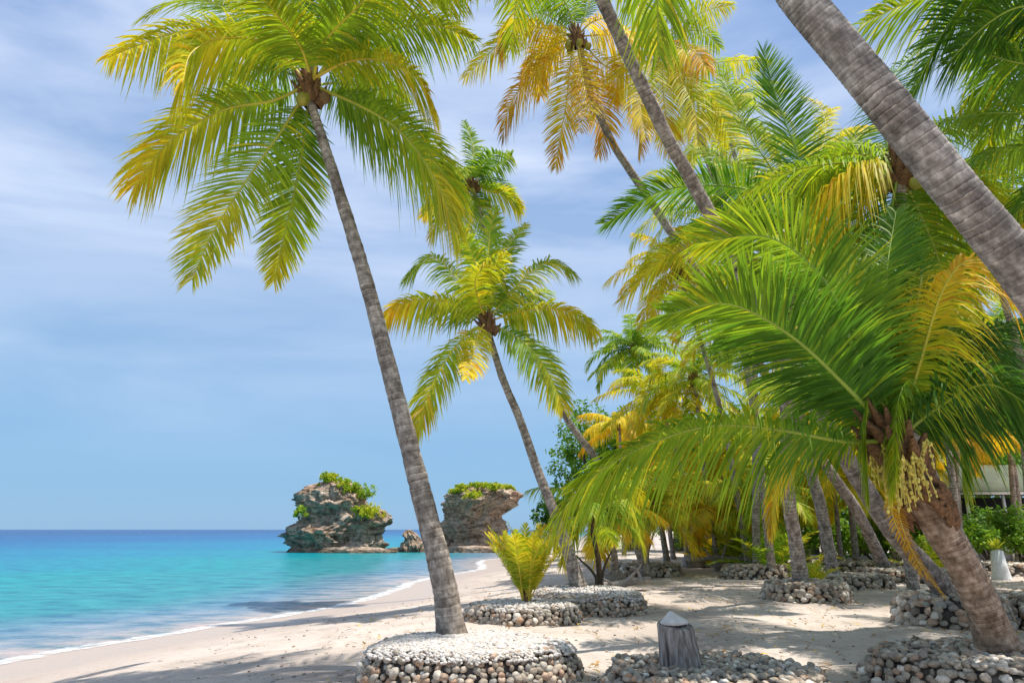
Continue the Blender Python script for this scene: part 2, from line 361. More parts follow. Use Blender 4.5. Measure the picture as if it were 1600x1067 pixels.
# ------------------------------------------------------------------ ground, sea
SH = [(-60, -26), (-20, -18), (0, -14), (13.9, -9.4), (17.6, -7.9), (23, -6.3), (32, -4.6), (44.5, -2.6), (58, -1.9), (72, 0.5), (90, 5), (120, 9), (160, 13), (300, 34), (1000, 160), (30000, 6000)]
SHY = np.array([a for a, b in SH], float); SHX = np.array([b for a, b in SH], float)
def offshore(x, y):
    return np.interp(y, SHY, SHX) + 0.5 * np.sin(np.asarray(y) * 0.31) * np.clip(np.asarray(y) / 20, 0, 1) - x
def nz2(x, y, s, seed=0):
    return noise.noise(Vector((x * s + seed, y * s, seed * 1.7)))
def land(x, y):
    d = -float(offshore(x, y))
    if d < 0: return max(-3.5, d * 0.075)
    t = min(1, d / 9.0)
    z = 0.72 * (t * t * (3 - 2 * t)) * 0.75 + 0.72 * 0.25 * t
    if d > 2: z += min(1, (d - 2) / 4) * (0.045 * nz2(x, y, 0.6) + 0.03 * nz2(x, y, 1.9, 3) + 0.02 * nz2(x, y, 3.3, 5) - 0.03 * max(0, nz2(x, y, 2.6, 9) - .12))
    if d > 40: z += (d - 40) * 0.02
    return z
def axis(lo, hi, fine_lo, fine_hi, step, grow=1.18):
    a = list(np.arange(fine_lo, fine_hi, step)); s = step; x = a[-1]
    while x < hi: s *= grow; x += s; a.append(min(x, hi))
    s = step; x = a[0]; b = []
    while x > lo: s *= grow; x -= s; b.append(max(x, lo))
    return np.array(b[::-1] + a)
def sheet(xs, ys, fn):
    V = np.array([(x, y, fn(x, y)) for y in ys for x in xs], dtype=np.float32)
    nx, ny = len(xs), len(ys)
    i = np.arange(nx * (ny - 1)).reshape(ny - 1, nx)[:, :-1].ravel()
    return V, np.stack([i, i + 1, i + nx + 1, i + nx], 1)
xs = axis(-400, 4000, -9, 12, 0.14, 1.12); ys = axis(-60, 4000, 7, 22, 0.16, 1.06)
V, Q = sheet(xs, ys, land)
d = -offshore(V[:, 0], V[:, 1])
obj('ground', new_mesh('ground', V, Q, M_SAND, {'wet': np.clip(1.0 - d / 5.5, 0, 1)}), kind='structure')
xs = axis(-30000, 8000, -30, 6, 0.5, 1.16); ys = axis(-60, 30000, 5, 60, 0.6, 1.1)
V, Q = sheet(xs, ys, lambda x, y: 0.0)
d = offshore(V[:, 0], V[:, 1])
dd = np.clip(d, 0, 1e9)
val = np.interp(dd, [0, 3, 8, 20, 45, 110, 300, 900], [0, 0.1, 0.24, 0.40, 0.52, 0.68, 0.85, 1.0])
keep = (d[Q] > -3).any(1)
obj('sea', new_mesh('sea', V, Q[keep], M_SEA, {'offshore': val}), kind='structure')
# foam strips that lie where the swell runs up the sand
FV, FQ, FE = [], [], []
for off, wd in ((-0.1, 0.6),):
    yy = np.concatenate([np.arange(2, 40, 0.2), np.arange(40, 100, 0.6)])
    for i, y in enumerate(yy):
        wob = 0.22 * nz2(y, off, 0.7) + 0.1 * nz2(y, off, 2.5)
        base = float(offshore(0, y))
        for k, f in enumerate((-1, -0.35, 0.35, 1)):
            x = base - off + wob + f * wd
            FV.append((x, y, max(0.006, land(x, y) + 0.012))); FE.append(0.45 if abs(f) == 1 else 1.0)
        if i < len(yy) - 1:
            b = len(FV) - 4
            for k in range(3): FQ.append((b + k, b + k + 1, b + k + 5, b + k + 4))
obj('foam', new_mesh('foam', FV, FQ, M_FOAM, {'edge': FE}), kind='stuff')

# ------------------------------------------------------------------ palms
C_DEEP = np.array((0.04, 0.13, 0.022)); C_GREEN = np.array((0.115, 0.26, 0.024)); C_YG = np.array((0.33, 0.46, 0.028))
C_YEL = np.array((0.78, 0.64, 0.035)); C_ORA = np.array((0.74, 0.40, 0.035)); C_BRN = np.array((0.30, 0.16, 0.06))
TONES = [C_DEEP, C_GREEN, C_YG, C_YEL, C_ORA, C_BRN]
def tone(t):
    t = np.clip(np.asarray(t, float), 0, 4.999); k = t.astype(int); f = (t - k)[..., None]
    T_ = np.array(TONES); return T_[k] * (1 - f) + T_[k + 1] * f

def make_frond(parent, origin, pts, L=0.62, n=70, K=3, t0=1.2, tipt=2.2, droop=0.5, width=0.034, seed=0, vee=0.25, petiole=0.13, spread=1.0, split=0.0, burn=0.25, face=0.0):
    """one feather: curved midrib (the frond object) and its leaflets (child); pts in world space"""
    rg = np.random.RandomState(seed + 11)
    L *= 1.15; width *= 0.98; n = int(n * 1.38)
    NS = 26
    P_ = catmull(pts, NS)
    # even spacing
    arr = np.array([tuple(p) for p in P_]); seg = np.r_[0, np.cumsum(np.linalg.norm(np.diff(arr, axis=0), axis=1))]
    tot = seg[-1]; u = np.linspace(0, tot, NS); arr = np.stack([np.interp(u, seg, arr[:, i]) for i in range(3)], 1)
    P_ = [Vector(p) for p in arr]
    T0 = (P_[3] - P_[0]).normalized(); ch = P_[-1] - P_[0]; outv = Vector((ch.x, ch.y, 0))
    outv = outv.normalized() if outv.length > 0.05 else Vector((0, -1, 0))
    N0 = Vector((0, 0, 1)) * max(0.02, math.hypot(T0.x, T0.y)) - outv * T0.z
    if face:      # the feather is rolled about its midrib, as wind and weight roll them
        N0 = (N0 - T0 * N0.dot(T0)).normalized()
        tc_ = Vector((0, 0, CAMZ)) - P_[NS // 2]; tc_ = (tc_ - T0 * tc_.dot(T0)).normalized()
        N0 = N0.lerp(tc_ if tc_.dot(N0) > -0.1 else -tc_, face).normalized()
    T, N_ = frames(P_, N0)
    rr_ = [0.030 * (1 - 0.86 * (i / (NS - 1)) ** 0.7) * (1.7 if i == 0 else 1.25 if i == 1 else 1) * (L / 0.62) ** 0.5 for i in range(NS)]
    RV, RQ = tube_arrays(P_, rr_, 5, N0, 0.8)
    s = np.repeat(np.linspace(0, 1, NS), 5)
    rc = tone(np.full(NS * 5, min(3.2, max(2.0, t0 + 0.9)))) * 0.8 + 0.03
    o0 = Vector(origin)
    RV = np.array([tuple(v - o0) for v in RV])
    fo = obj('frond', new_mesh('frond_midrib', RV, RQ, M_RACHIS, {'Col': np.c_[rc, np.ones(NS * 5)]}), parent)
    # leaflets
    sv = petiole + (1 - petiole) * (np.arange(n) + 0.5) / n
    sv = np.concatenate([sv, np.clip(sv + rg.uniform(-.4, .4, n) / n, 0, 1)])
    side = np.r_[np.ones(n), -np.ones(n)]
    idx = sv * (NS - 1); k = np.minimum(idx.astype(int), NS - 2); f = (idx - k)[:, None]
    A = arr[k] * (1 - f) + arr[k + 1] * f
    Ta = np.array([tuple(t) for t in T]); Na = np.array([tuple(t) for t in N_])
    Tt = Ta[k] * (1 - f) + Ta[k + 1] * f; Nn = Na[k] * (1 - f) + Na[k + 1] * f
    S = np.cross(Tt, Nn) * side[:, None]
    m = len(sv); ss = (sv - petiole) / (1 - petiole)
    th = np.radians((74 - 46 * ss ** 1.3) * spread + rg.uniform(-7, 7, m))
    v_ = vee + rg.uniform(-.14, .14, m)
    D = Tt * np.cos(th)[:, None] + S * np.sin(th)[:, None] + Nn * v_[:, None]
    D /= np.linalg.norm(D, axis=1)[:, None]
    prof = np.interp(ss, [0, .08, .3, .55, .8, .93, 1], [.45, .75, 1, .97, .72, .45, .3])
    ll = L * prof * rg.uniform(.86, 1.08, m)
    dr = droop * rg.uniform(.55, 1.5, m) * ll * 0.9
    wd = width * rg.uniform(.8, 1.15, m) * np.interp(ss, [0, .2, .8, 1], [.8, 1, .9, .6])
    ks = np.linspace(0, 1, K + 1)
    wprof = np.interp(ks, [0, .2, .6, .85, 1], [.55, 1, .85, .45, .04])
    V = np.zeros((m, K + 1, 2, 3))
    Wd = np.cross(D, Nn); Wd /= np.linalg.norm(Wd, axis=1)[:, None]
    tw = rg.uniform(-.5, .5, m)
    Wd = Wd * np.cos(tw)[:, None] + Nn * np.sin(tw)[:, None]
    side_w = rg.uniform(-.05, .05, (m, 3))
    for j, q in enumerate(ks):
        p = A + D * (ll * q * (1 - 0.18 * q * np.minimum(1, droop)))[:, None] + side_w * (ll * q * q)[:, None]
        p[:, 2] -= dr * q ** 1.8
        V[:, j, 0] = p + Wd * (wd * wprof[j] * .5)[:, None]; V[:, j, 1] = p - Wd * (wd * wprof[j] * .5)[:, None]
    base = (np.arange(m) * (K + 1) * 2)[:, None]
    Q = []
    for j in range(K): Q.append(np.concatenate([base + 2 * j, base + 2 * j + 1, base + 2 * j + 3, base + 2 * j + 2], 1))
    Q = np.concatenate(Q)
    tt = t0 - .12 + (tipt - t0) * .9 * ss + rg.uniform(-.28, .28, m) + np.where(rg.uniform(0, 1, m) < .16, rg.uniform(0, 1.1, m), 0)
    # clumps of yellower leaflets along the feather
    for _ in range(3):
        c0 = rg.uniform(0, 1); tt += 0.5 * rg.uniform(-.6, 1) * np.exp(-((ss - c0) / .09) ** 2)
    Tq = tt[:, None] + np.clip(ks - .72, 0, 1)[None, :] * (burn * rg.uniform(0, 1, m) * 9)[:, None]
    Cc = tone(np.minimum(Tq, np.maximum(4.9, tt[:, None]))) * rg.uniform(.82, 1.15, m)[:, None, None]
    C = np.repeat(Cc[:, :, None, :], 2, axis=2).reshape(-1, 3)
    V = V.reshape(-1, 3) - np.array(tuple(o0))
    lo = obj('leaflets', new_mesh('leaflets', V, Q, M_LEAF, {'Col': np.c_[C, np.ones(len(C))]}, smooth=False), fo, 'stuff')
    return fo

def rand_frond_pts(c, az, el, length, bend, rg):
    p = Vector(c); pts = [p.copy()]; h = Vector((math.sin(az), math.cos(az), 0)); n = 6
    sw = rg.uniform(-.15, .15); perp = Vector((h.y, -h.x, 0))
    for i in range(n):
        a = el - bend * ((i + .5) / n) ** 1.25
        p = p + (h * math.cos(a) + Vector((0, 0, 1)) * math.sin(a) + perp * sw * (i / n)) * (length / n); pts.append(p.copy())
    return pts

def make_trunk(parent, origin, pts, wid, mat_=None, sides=14, ring=0.11, flare=1.35, tint=(1, 1, 1), scars=1.0, name='trunk'):
    P0 = [Vector(p) for p in pts]; wid = [w_ * .84 for w_ in wid]
    n_len = sum((P0[i + 1] - P0[i]).length for i in range(len(P0) - 1))
    nr = max(8, min(180, int(n_len / ring))); n = nr * 3 + 1
    P_ = catmull(P0, n); o0 = Vector(origin)
    rg = random.Random(int(abs(P0[0].x * 1000)) + 5)
    jit = [rg.choice((.1, .4, .8, 1.3, 2.0)) * rg.uniform(.6, 1.4) for _ in range(nr + 2)]
    rad = []
    for i in range(n):
        s = i / (n - 1); base = lerp_list(wid, s) * .5
        fl = 1 + (flare - 1) * math.exp(-s * n_len / .28)
        ph = (i % 3) / 3
        rad.append(base * fl * (1 + scars * .05 * jit[i // 3] * (ph - .4)))
    V, Q = tube_arrays(P_, rad, sides, Vector((0, 1, .01)))
    st, cc = [], []
    acc = 0
    for i in range(n):
        if i: acc += (P_[i] - P_[i - 1]).length
        for k in range(sides):
            a = 2 * math.pi * k / sides; r_ = rad[i]
            j = i * sides + k
            q = Vector((math.cos(a) * r_, math.sin(a) * r_, acc))
            ns = noise.noise(Vector((q.x * 7, q.y * 7, q.z * 3.3 + P0[0].x))) * .07 + noise.noise(q * 2.2) * .05
            c_ = P_[i]; V[j] = c_ + (V[j] - c_) * (1 + ns * scars)
            st.append(tuple(q))
            f = (1.0, .8, 1.12)[i % 3] if scars else 1
            f = 1 + (f - 1) * (0.5 + 0.5 * jit[i // 3] * .6)
            cc.append((tint[0] * f, tint[1] * f, tint[2] * f, 1))
    V = [v - o0 for v in V]
    V.append(P_[-1] - o0); st.append((0, 0, acc)); cc.append((1, 1, 1, 1))
    loops = list(np.array(Q).ravel()); starts = list(range(0, len(loops), 4))
    b = (n - 1) * sides
    for k in range(sides):
        starts.append(len(loops)); loops += [b + k, b + (k + 1) % sides, len(V) - 1]
    return obj(name, new_mesh('trunk', [tuple(v) for v in V], (loops, starts), mat_ or M_TRUNK, {'straight': st, 'Col': cc}), parent)

def blob_mesh(name, rad, mat_, seg=10, rings=7, seed=0, rough=.06):
    V, Q = [], []
    for i in range(rings + 1):
        for k in range(seg):
            a, b = math.pi * i / rings, 2 * math.pi * k / seg
            p = Vector((math.sin(a) * math.cos(b), math.sin(a) * math.sin(b), math.cos(a)))
            s_ = 1 + rough * noise.noise(p * 2 + Vector((seed, 0, 0))) * 2
            V.append((p.x * rad[0] * s_, p.y * rad[1] * s_, p.z * rad[2] * s_))
    for i in range(rings):
        for k in range(seg): Q.append((i * seg + k, (i + 1) * seg + k, (i + 1) * seg + (k + 1) % seg, i * seg + (k + 1) % seg))
    return new_mesh(name, V, Q, mat_)
ME_COCO = blob_mesh('coconut', (.105, .105, .13), M_COCO)
ME_COCOB = blob_mesh('coconut_dry', (.10, .10, .125), M_COCOB)

PALMS = 'coconut palms along the beach'
SEED = [0]
def palm(label, trunk, fronds=(), nrand=0, L=0.62, flen=3.4, n=64, K=3, t0=1.3, tipt=2.1, droop=.5, width=.036, mat_=None, nuts=0,
         tint=(1, 1, 1), az0=0.0, azr=None, elr=(-35, 78), name='coconut_palm', cat='palm tree', sides=14, ring=.11, boots=True, base_z=None, heart_r=.2, burn=.25, scars=1.0, group=PALMS, flare=1.35, frond_random=True):
    SEED[0] += 101; rg = random.Random(SEED[0])
    tp = [at(a, b, y) for a, b, y, w_ in trunk]
    if base_z is not None:
        tp[0].z = base_z
    o = thing(name, tp[0], label, cat, group)
    org = tp[0]
    make_trunk(o, org, tp, [w_ for *_, w_ in trunk], mat_, sides=sides, ring=ring, tint=tint, scars=scars, flare=flare)
    c = tp[-1]; ydepth = trunk[-1][2]
    up = (tp[-1] - tp[-2]).normalized()
    sc = flen / 3.4
    if boots:   # leaf sheaths round the growing point
        hv, hq = [], []
        for i in range(22):
            a = i * 2.4; rr_ = heart_r * (1 - .55 * i / 22)
            b0 = c + up * (-.28 + .62 * i / 22) * sc
            dv = Vector((math.cos(a), math.sin(a), 0))
            pts = [b0 + dv * rr_ * .4, b0 + dv * rr_ * 1.0 + up * .12 * sc, b0 + dv * rr_ * 1.7 + up * .34 * sc + Vector((rg.uniform(-.05, .05), rg.uniform(-.05, .05), 0))]
            q = catmull(pts, 4); v_, q_ = tube_arrays(q, [rr_ * .55, rr_ * .5, rr_ * .3, rr_ * .08], 6)
            hq += [tuple(x + len(hv) for x in f) for f in q_]; hv += [tuple(x - org) for x in v_]
        obj('leaf_sheaths', new_mesh('leaf_sheaths', hv, hq, M_FIBRE), o)
    i = 0
    for fr in fronds:
        i += 1
        pp, dtip = fr[0], fr[1]; kw = dict(fr[2]) if len(fr) > 2 else {}
        s0 = c + Vector((rg.uniform(-.04, .04), rg.uniform(-.04, .04), .12 * sc))
        P_ = [s0] + [at(a, b, ydepth + dtip * ((j + 1) / len(pp)) ** 1.15) for j, (a, b) in enumerate(pp)]
        kk = dict(L=L, n=n, K=K, t0=t0, tipt=tipt, droop=droop, width=width, burn=burn, face=.55); kk.update(kw)
        make_frond(o, org, P_, seed=SEED[0] + i * 7, **kk)
    for j in range(nrand):
        g_ = (j + .5) / nrand
        az = az0 + j * 2.39996 if azr is None else R(rg.uniform(*azr))
        el = R(elr[1] + (elr[0] - elr[1]) * g_ + rg.uniform(-8, 8))
        ln = flen * rg.uniform(.85, 1.08) * (0.8 if g_ < .15 else 1)
        bend = R(rg.uniform(60, 105)) if el > 0 else R(rg.uniform(30, 55))
        tv = t0 + .5 * (g_ - .4) + rg.uniform(-.25, .35)
        make_frond(o, org, rand_frond_pts(c + up * .1, az, el, ln, bend, rg), L=L * rg.uniform(.9, 1.1), n=n, K=K, t0=tv, tipt=tv + (tipt - t0), droop=droop * rg.uniform(.7, 1.4), width=width, seed=SEED[0] + 500 + j, burn=burn)
    for j in range(nuts):
        a = j * 2.4; r_ = .24 + .06 * (j % 3)
        cn = obj('coconut', ME_COCO if j % 3 else ME_COCOB, o)
        cn.location = c - org + Vector((math.cos(a) * r_, math.sin(a) * r_, -.12 - .14 * (j % 3))); cn.rotation_euler = (rg.uniform(-.6, .6), rg.uniform(-.6, .6), a)
    return o

# --- tall foreground palm
Y1 = 9.3
palm('tall curved coconut palm in the largest pebble planter, crown against open sky',
     [(709, 992, 9.3, .43), (692, 905, 9.3, .375), (652, 745, 9.35, .325), (612, 592, 9.4, .285), (571, 435, 9.4, .25), (522, 275, 9.35, .205), (489, 172, 9.3, .165), (484, 142, 9.3, .15)],
     [(((400, 68), (290, 50), (215, 72), (165, 92)), .3, dict(t0=1.7, tipt=3.2, droop=.75, L=.72)),
      (((420, 70), (350, 60), (300, 82), (285, 130)), -1.6, dict(t0=2.2, tipt=3.0, droop=.9, L=.75)),
      (((425, 158), (350, 172), (265, 222), (210, 292)), -.5, dict(t0=1.7, tipt=3.5, droop=.7, L=.74, vee=.4)),
      (((440, 205), (390, 275), (335, 360), (300, 438)), -1.0, dict(t0=1.7, tipt=2.9, droop=.3, L=.7)),
      (((474, 225), (462, 290), (445, 365), (428, 440)), .9, dict(t0=1.3, tipt=2.9, droop=.18, L=.6)),
      (((555, 162), (625, 205), (680, 280), (712, 362)), -.8, dict(t0=1.6, tipt=2.9, droop=.75, L=.85)),
      (((600, 185), (665, 230), (700, 290), (720, 330)), .9, dict(t0=1.4, tipt=2.4, droop=.7, L=.7)),
      (((540, 98), (600, 95), (650, 122), (678, 178)), -1.2, dict(t0=2.3, tipt=3.1, droop=.8, L=.62)),
      (((545, 80), (610, 48), (680, 40), (738, 62)), .7, dict(t0=1.6, tipt=2.2, droop=.65, L=.78)),
      (((530, 70), (590, 5), (660, -25), (725, 0)), -.6, dict(t0=1.9, tipt=2.6, droop=.6, L=.75)),
      (((495, 60), (515, -20), (560, -90)), .4, dict(t0=1.5, tipt=2.2, droop=.35, L=.7)),
      (((478, 60), (463, -20), (440, -95)), .7, dict(t0=1.7, tipt=2.2, droop=.3, L=.7)),
      (((455, 65), (405, 0), (340, -30), (290, -10)), .9, dict(t0=1.7, tipt=2.4, droop=.6, L=.75)),
      (((440, 80), (370, 20), (290, 0), (222, 30)), .6, dict(t0=1.6, tipt=2.4, droop=.6, L=.75)),
      (((505, 70), (560, 10), (620, -50)), -1.6, dict(t0=1.9, tipt=2.3, droop=.5, L=.7)),
      (((470, 75), (430, 20), (400, -20)), -1.8, dict(t0=1.9, tipt=2.4, droop=.5, L=.7)),
      (((425, 110), (375, 130), (330, 175)), 2.2, dict(t0=1.3, tipt=2.2, droop=.7)),
      (((530, 130), (590, 130), (640, 160)), 2.2, dict(t0=1.3, tipt=2.2, droop=.7))],
     n=100, K=4, nuts=3, width=.036, sides=18, base_z=1.0, heart_r=.16)

# --- middle palm in the second row
palm('middle coconut palm rising from the low pebble planter with the dark branched sapling',
     [(906, 915, 17.3, .44), (888, 862, 17.3, .35), (866, 800, 17.3, .3), (840, 735, 17.4, .28), (812, 655, 17.4, .25), (785, 590, 17.4, .23), (766, 528, 17.4, .2), (762, 508, 17.4, .18)],
     [(((720, 478), (670, 468), (625, 476), (598, 498)), .2, dict(t0=2.2, tipt=3.1, droop=.8)),
      (((722, 530), (690, 575), (665, 625), (648, 680)), -.6, dict(t0=2.0, tipt=3.0, droop=.7)),
      (((748, 520), (742, 545), (735, 570), (728, 592)), -2.4, dict(t0=2.5, tipt=3.2, droop=.4, L=.5)),
      (((812, 530), (845, 565), (868, 605), (880, 640)), -.6, dict(t0=1.4, tipt=2.8, droop=.5)),
      (((810, 488), (855, 482), (900, 492), (932, 522)), .4, dict(t0=2.2, tipt=2.9, droop=.8)),
      (((795, 460), (830, 425), (865, 408), (900, 432)), .6, dict(t0=1.9, tipt=2.5, droop=.7)),
      (((735, 462), (705, 425), (670, 400), (632, 440)), .6, dict(t0=2.0, tipt=2.3, droop=.7)),
      (((750, 440), (735, 390), (720, 350)), -.6, dict(t0=2.0, tipt=2.4, droop=.5)),
      (((762, 430), (765, 370), (775, 325)), .8, dict(t0=2.0, tipt=2.3, droop=.4)),
      (((775, 440), (795, 385), (822, 350)), 1.2, dict(t0=1.8, tipt=2.2, droop=.5)),
      (((748, 470), (745, 430), (790, 395)), -1.8, dict(t0=2.2, tipt=2.7, droop=.8)),
      (((790, 480), (825, 460), (860, 455)), 1.8, dict(t0=1.5)), (((730, 490), (690, 480), (660, 490)), 2.0, dict(t0=1.5))],
     n=66, L=.72, width=.058, nuts=4, base_z=.95, flen=3.0)

# --- palm behind it
palm('thin palm whose small top shows between the tall palm and the middle palm crown',
     [(1010, 868, 26, .42), (972, 785, 25.5, .34), (930, 715, 25, .31), (880, 645, 24.5, .27), (820, 520, 24, .24), (770, 400, 23.7, .22), (738, 290, 23.5, .2)],
     [(((770, 262), (800, 245), (795, 238)), .5, dict(t0=1.4, tipt=2.2)), (((765, 300), (795, 305), (815, 325)), -.5, dict(t0=2.3, tipt=3.0, droop=.7)),
      (((740, 240), (735, 215), (725, 190)), .3, dict(t0=1.5)), (((715, 300), (690, 330), (672, 370)), -.8, dict(t0=2.0, tipt=3.3, droop=.8)),
      (((712, 270), (690, 260), (665, 275)), .6, dict(t0=1.9, tipt=2.6)), (((730, 330), (722, 365), (718, 395)), -.8, dict(t0=1.8, tipt=2.6)),
      (((755, 330), (765, 350), (770, 380)), .8, dict(t0=1.4, tipt=1.8)), (((700, 300), (680, 320), (660, 340)), 1.2, dict(t0=2.6, tipt=3.2))],
     nrand=8, n=48, L=.72, width=.055, nuts=5, base_z=.75, flen=2.4)

# --- high palm with orange fronds
palm('high leaning palm with drooping orange-gold fronds, crown nearest the top centre of the sky',
     [(1385, 885, 25, .50), (1340, 800, 24, .44), (1296, 735, 23.2, .40), (1160, 530, 21, .33), (1000, 290, 19, .29), (958, 225, 18.5, .27), (925, 150, 18, .25), (902, 62, 18, .22)],
     [(((850, 45), (800, 40), (782, 80)), -.4, dict(t0=3.1, tipt=4.2, droop=1.0)),
      (((865, 90), (820, 130), (795, 170), (785, 215)), -.6, dict(t0=3.3, tipt=4.6, droop=.7)),
      (((890, 110), (885, 160), (875, 215), (868, 262)), .4, dict(t0=3.0, tipt=3.9, droop=.3)),
      (((915, 110), (935, 150), (945, 200), (935, 240)), .5, dict(t0=3.5, tipt=4.2, droop=.5)),
      (((935, 95), (980, 130), (1000, 190), (1000, 240)), -.5, dict(t0=3.2, tipt=4.3, droop=.6)),
      (((925, 35), (960, 30), (985, 60)), -2.4, dict(t0=3.1, tipt=3.4, droop=1.0)),
      (((945, 55), (1000, 60), (1040, 80)), -.5, dict(t0=3.1, tipt=3.8, droop=.9)),
      (((840, 20), (790, 60), (725, 122)), .6, dict(t0=1.6, tipt=3.4, droop=.5)),
      (((870, 10), (830, -30), (775, -20)), .4, dict(t0=1.3, tipt=1.9, droop=.7)),
      (((895, -10), (890, -70), (870, -110)), .2, dict(t0=1.5)), (((925, 0), (960, -50), (1000, -60)), .4, dict(t0=1.4)),
      (((870, 60), (840, 100), (845, 150)), 1.6, dict(t0=3.0, tipt=4.0)), (((880, 0), (840, -10), (800, 10)), -1.4, dict(t0=1.4)),
      (((910, 120), (915, 165), (905, 205)), -1.4, dict(t0=3.2, tipt=4.0, droop=.5)),
      (((855, 75), (830, 95), (815, 120)), -1.0, dict(t0=3.0, tipt=4.0, droop=.9))],
     n=60, L=.75, width=.046, nuts=6, base_z=.95, tint=(1.0, .97, 1.0))
# --- second high crown right of it
palm('high palm with green and gold fronds right of the trunk that leaves at the top',
     [(1300, 872, 22, .44), (1284, 800, 21.7, .42), (1266, 735, 21.3, .41), (1190, 480, 19.8, .3), (1110, 260, 18.6, .26), (1060, 130, 17.8, .24), (1035, 62, 17.5, .25)],
     [(((1075, 30), (1110, 15), (1145, 8)), .4, dict(t0=1.9, tipt=2.8, droop=.5)),
      (((1065, 95), (1095, 100), (1150, 95), (1205, 96)), .8, dict(t0=1.6, tipt=2.6, droop=.9, L=.6)),
      (((1060, 75), (1085, 80), (1105, 108)), -1.4, dict(t0=3.0, tipt=3.7, droop=1.0)),
      (((1065, 120), (1085, 170), (1090, 230)), -.6, dict(t0=2.3, tipt=3.0, droop=.7)),
      (((1035, 120), (1040, 180), (1050, 240)), .6, dict(t0=2.4, tipt=3.6, droop=.6)),
      (((1045, 20), (1060, -30), (1085, -60)), .3, dict(t0=1.5)), (((1020, 20), (1000, -30), (960, -50)), .3, dict(t0=1.6)),
      (((1000, 70), (970, 110), (960, 160)), .6, dict(t0=2.6, tipt=3.5)), (((1080, 130), (1120, 160), (1140, 220)), .2, dict(t0=2.1, tipt=2.8, droop=.8)),
      (((1015, 110), (1000, 160), (1010, 215)), -1.2, dict(t0=2.6, tipt=3.6, droop=.6)), (((1070, 50), (1100, 50), (1125, 75)), 1.5, dict(t0=1.5))],
     n=56, L=.75, width=.046, nuts=4, base_z=.8)

# --- dark leaning trunk that leaves the picture at the top centre
palm('long leaning coconut trunk crossing the picture and leaving it at the top centre',
     [(1492, 955, 13.3, .48), (1462, 905, 13.2, .44), (1400, 835, 12.8, .42), (1340, 745, 12.4, .38), (1210, 520, 11.4, .3), (1087, 295, 10.2, .265), (1045, 220, 9.8, .255), (990, 105, 9.3, .25), (938, -5, 8.8, .24), (880, -130, 8.3, .3), (850, -210, 8.1, .26)],
     [(((820, -150), (790, -60), (800, -10)), -.4, dict(t0=1.8, tipt=2.6)), (((900, -150), (960, -90), (1000, -40)), .4, dict(t0=1.8, tipt=2.4))],
     nrand=14, n=60, L=.7, base_z=1.0, elr=(-10, 75), tint=(.92, .9, .93), az0=1.0)

# --- very near trunk crossing the upper right corner
palm('thick near coconut trunk cutting diagonally across the upper right corner',
     [(1960, 1020, 4.5, .44), (1800, 760, 4.3, .37), (1690, 560, 4.15, .335), (1590, 415, 4.0, .325), (1496, 300, 3.92, .315), (1394, 172, 3.85, .31), (1312, 72, 3.8, .30), (1243, -12, 3.75, .29), (1170, -120, 3.7, .24), (1080, -290, 3.6, .22), (1040, -440, 3.6, .2)],
     [], nrand=14, n=50, L=.7, base_z=.7, sides=44, ring=.055, mat_=M_TRUNKP, elr=(10, 75), az0=.4, scars=.5)

# --- palm with the big upright feather
palm('coconut palm with one big upright feather against the sky between two diagonal trunks',
     [(1250, 892, 18, .46), (1242, 840, 17.8, .40), (1232, 770, 17.3, .38), (1228, 600, 16.3, .34), (1236, 470, 15.3, .28), (1243, 380, 14.5, .24)],
     [(((1262, 320), (1245, 240), (1215, 160), (1192, 78)), .2, dict(t0=.8, tipt=1.2, droop=.12, L=1.0, n=90, vee=.35)),
      (((1200, 310), (1120, 290), (1030, 300), (945, 350)), -.8, dict(t0=.9, tipt=1.3, droop=.35, L=.95, n=90, vee=.45)),
      (((1220, 320), (1160, 270), (1110, 240), (1080, 230)), 1.2, dict(t0=1.8, tipt=2.3, droop=.5, L=.85)),
      (((1220, 290), (1170, 210), (1140, 150), (1130, 120)), 1.2, dict(t0=1.5, tipt=2.0, droop=.4, L=.9)),
      (((1275, 300), (1310, 255), (1340, 215), (1368, 200)), .8, dict(t0=1.9, tipt=2.3, droop=.35, L=.85)),
      (((1265, 280), (1290, 210), (1280, 165), (1250, 150)), 2.4, dict(t0=2.3, tipt=3.0, droop=.8, L=.6)),
      (((1180, 360), (1110, 380), (1040, 400), (970, 470)), -.4, dict(t0=2.2, tipt=3.0, droop=.6, L=.8)),
      (((1200, 420), (1160, 480), (1120, 560)), -.6, dict(t0=1.2, tipt=1.6, droop=.5)), (((1250, 460), (1262, 540), (1270, 620)), -.6, dict(t0=.9, tipt=1.4, droop=.4)),
      (((1310, 380), (1350, 420), (1380, 480)), .6, dict(t0=1.2, tipt=1.9)), (((1215, 340), (1150, 330), (1080, 350)), -1.6, dict(t0=1.0, tipt=1.5, L=.8)),
      (((1290, 420), (1320, 490), (1330, 570)), 1.0, dict(t0=1.5, tipt=2.2)), (((1190, 400), (1130, 440), (1090, 500)), 1.4, dict(t0=1.8, tipt=2.4))],
     nrand=6, n=70, K=3, L=.8, width=.044, nuts=4, base_z=1.0, droop=.5)

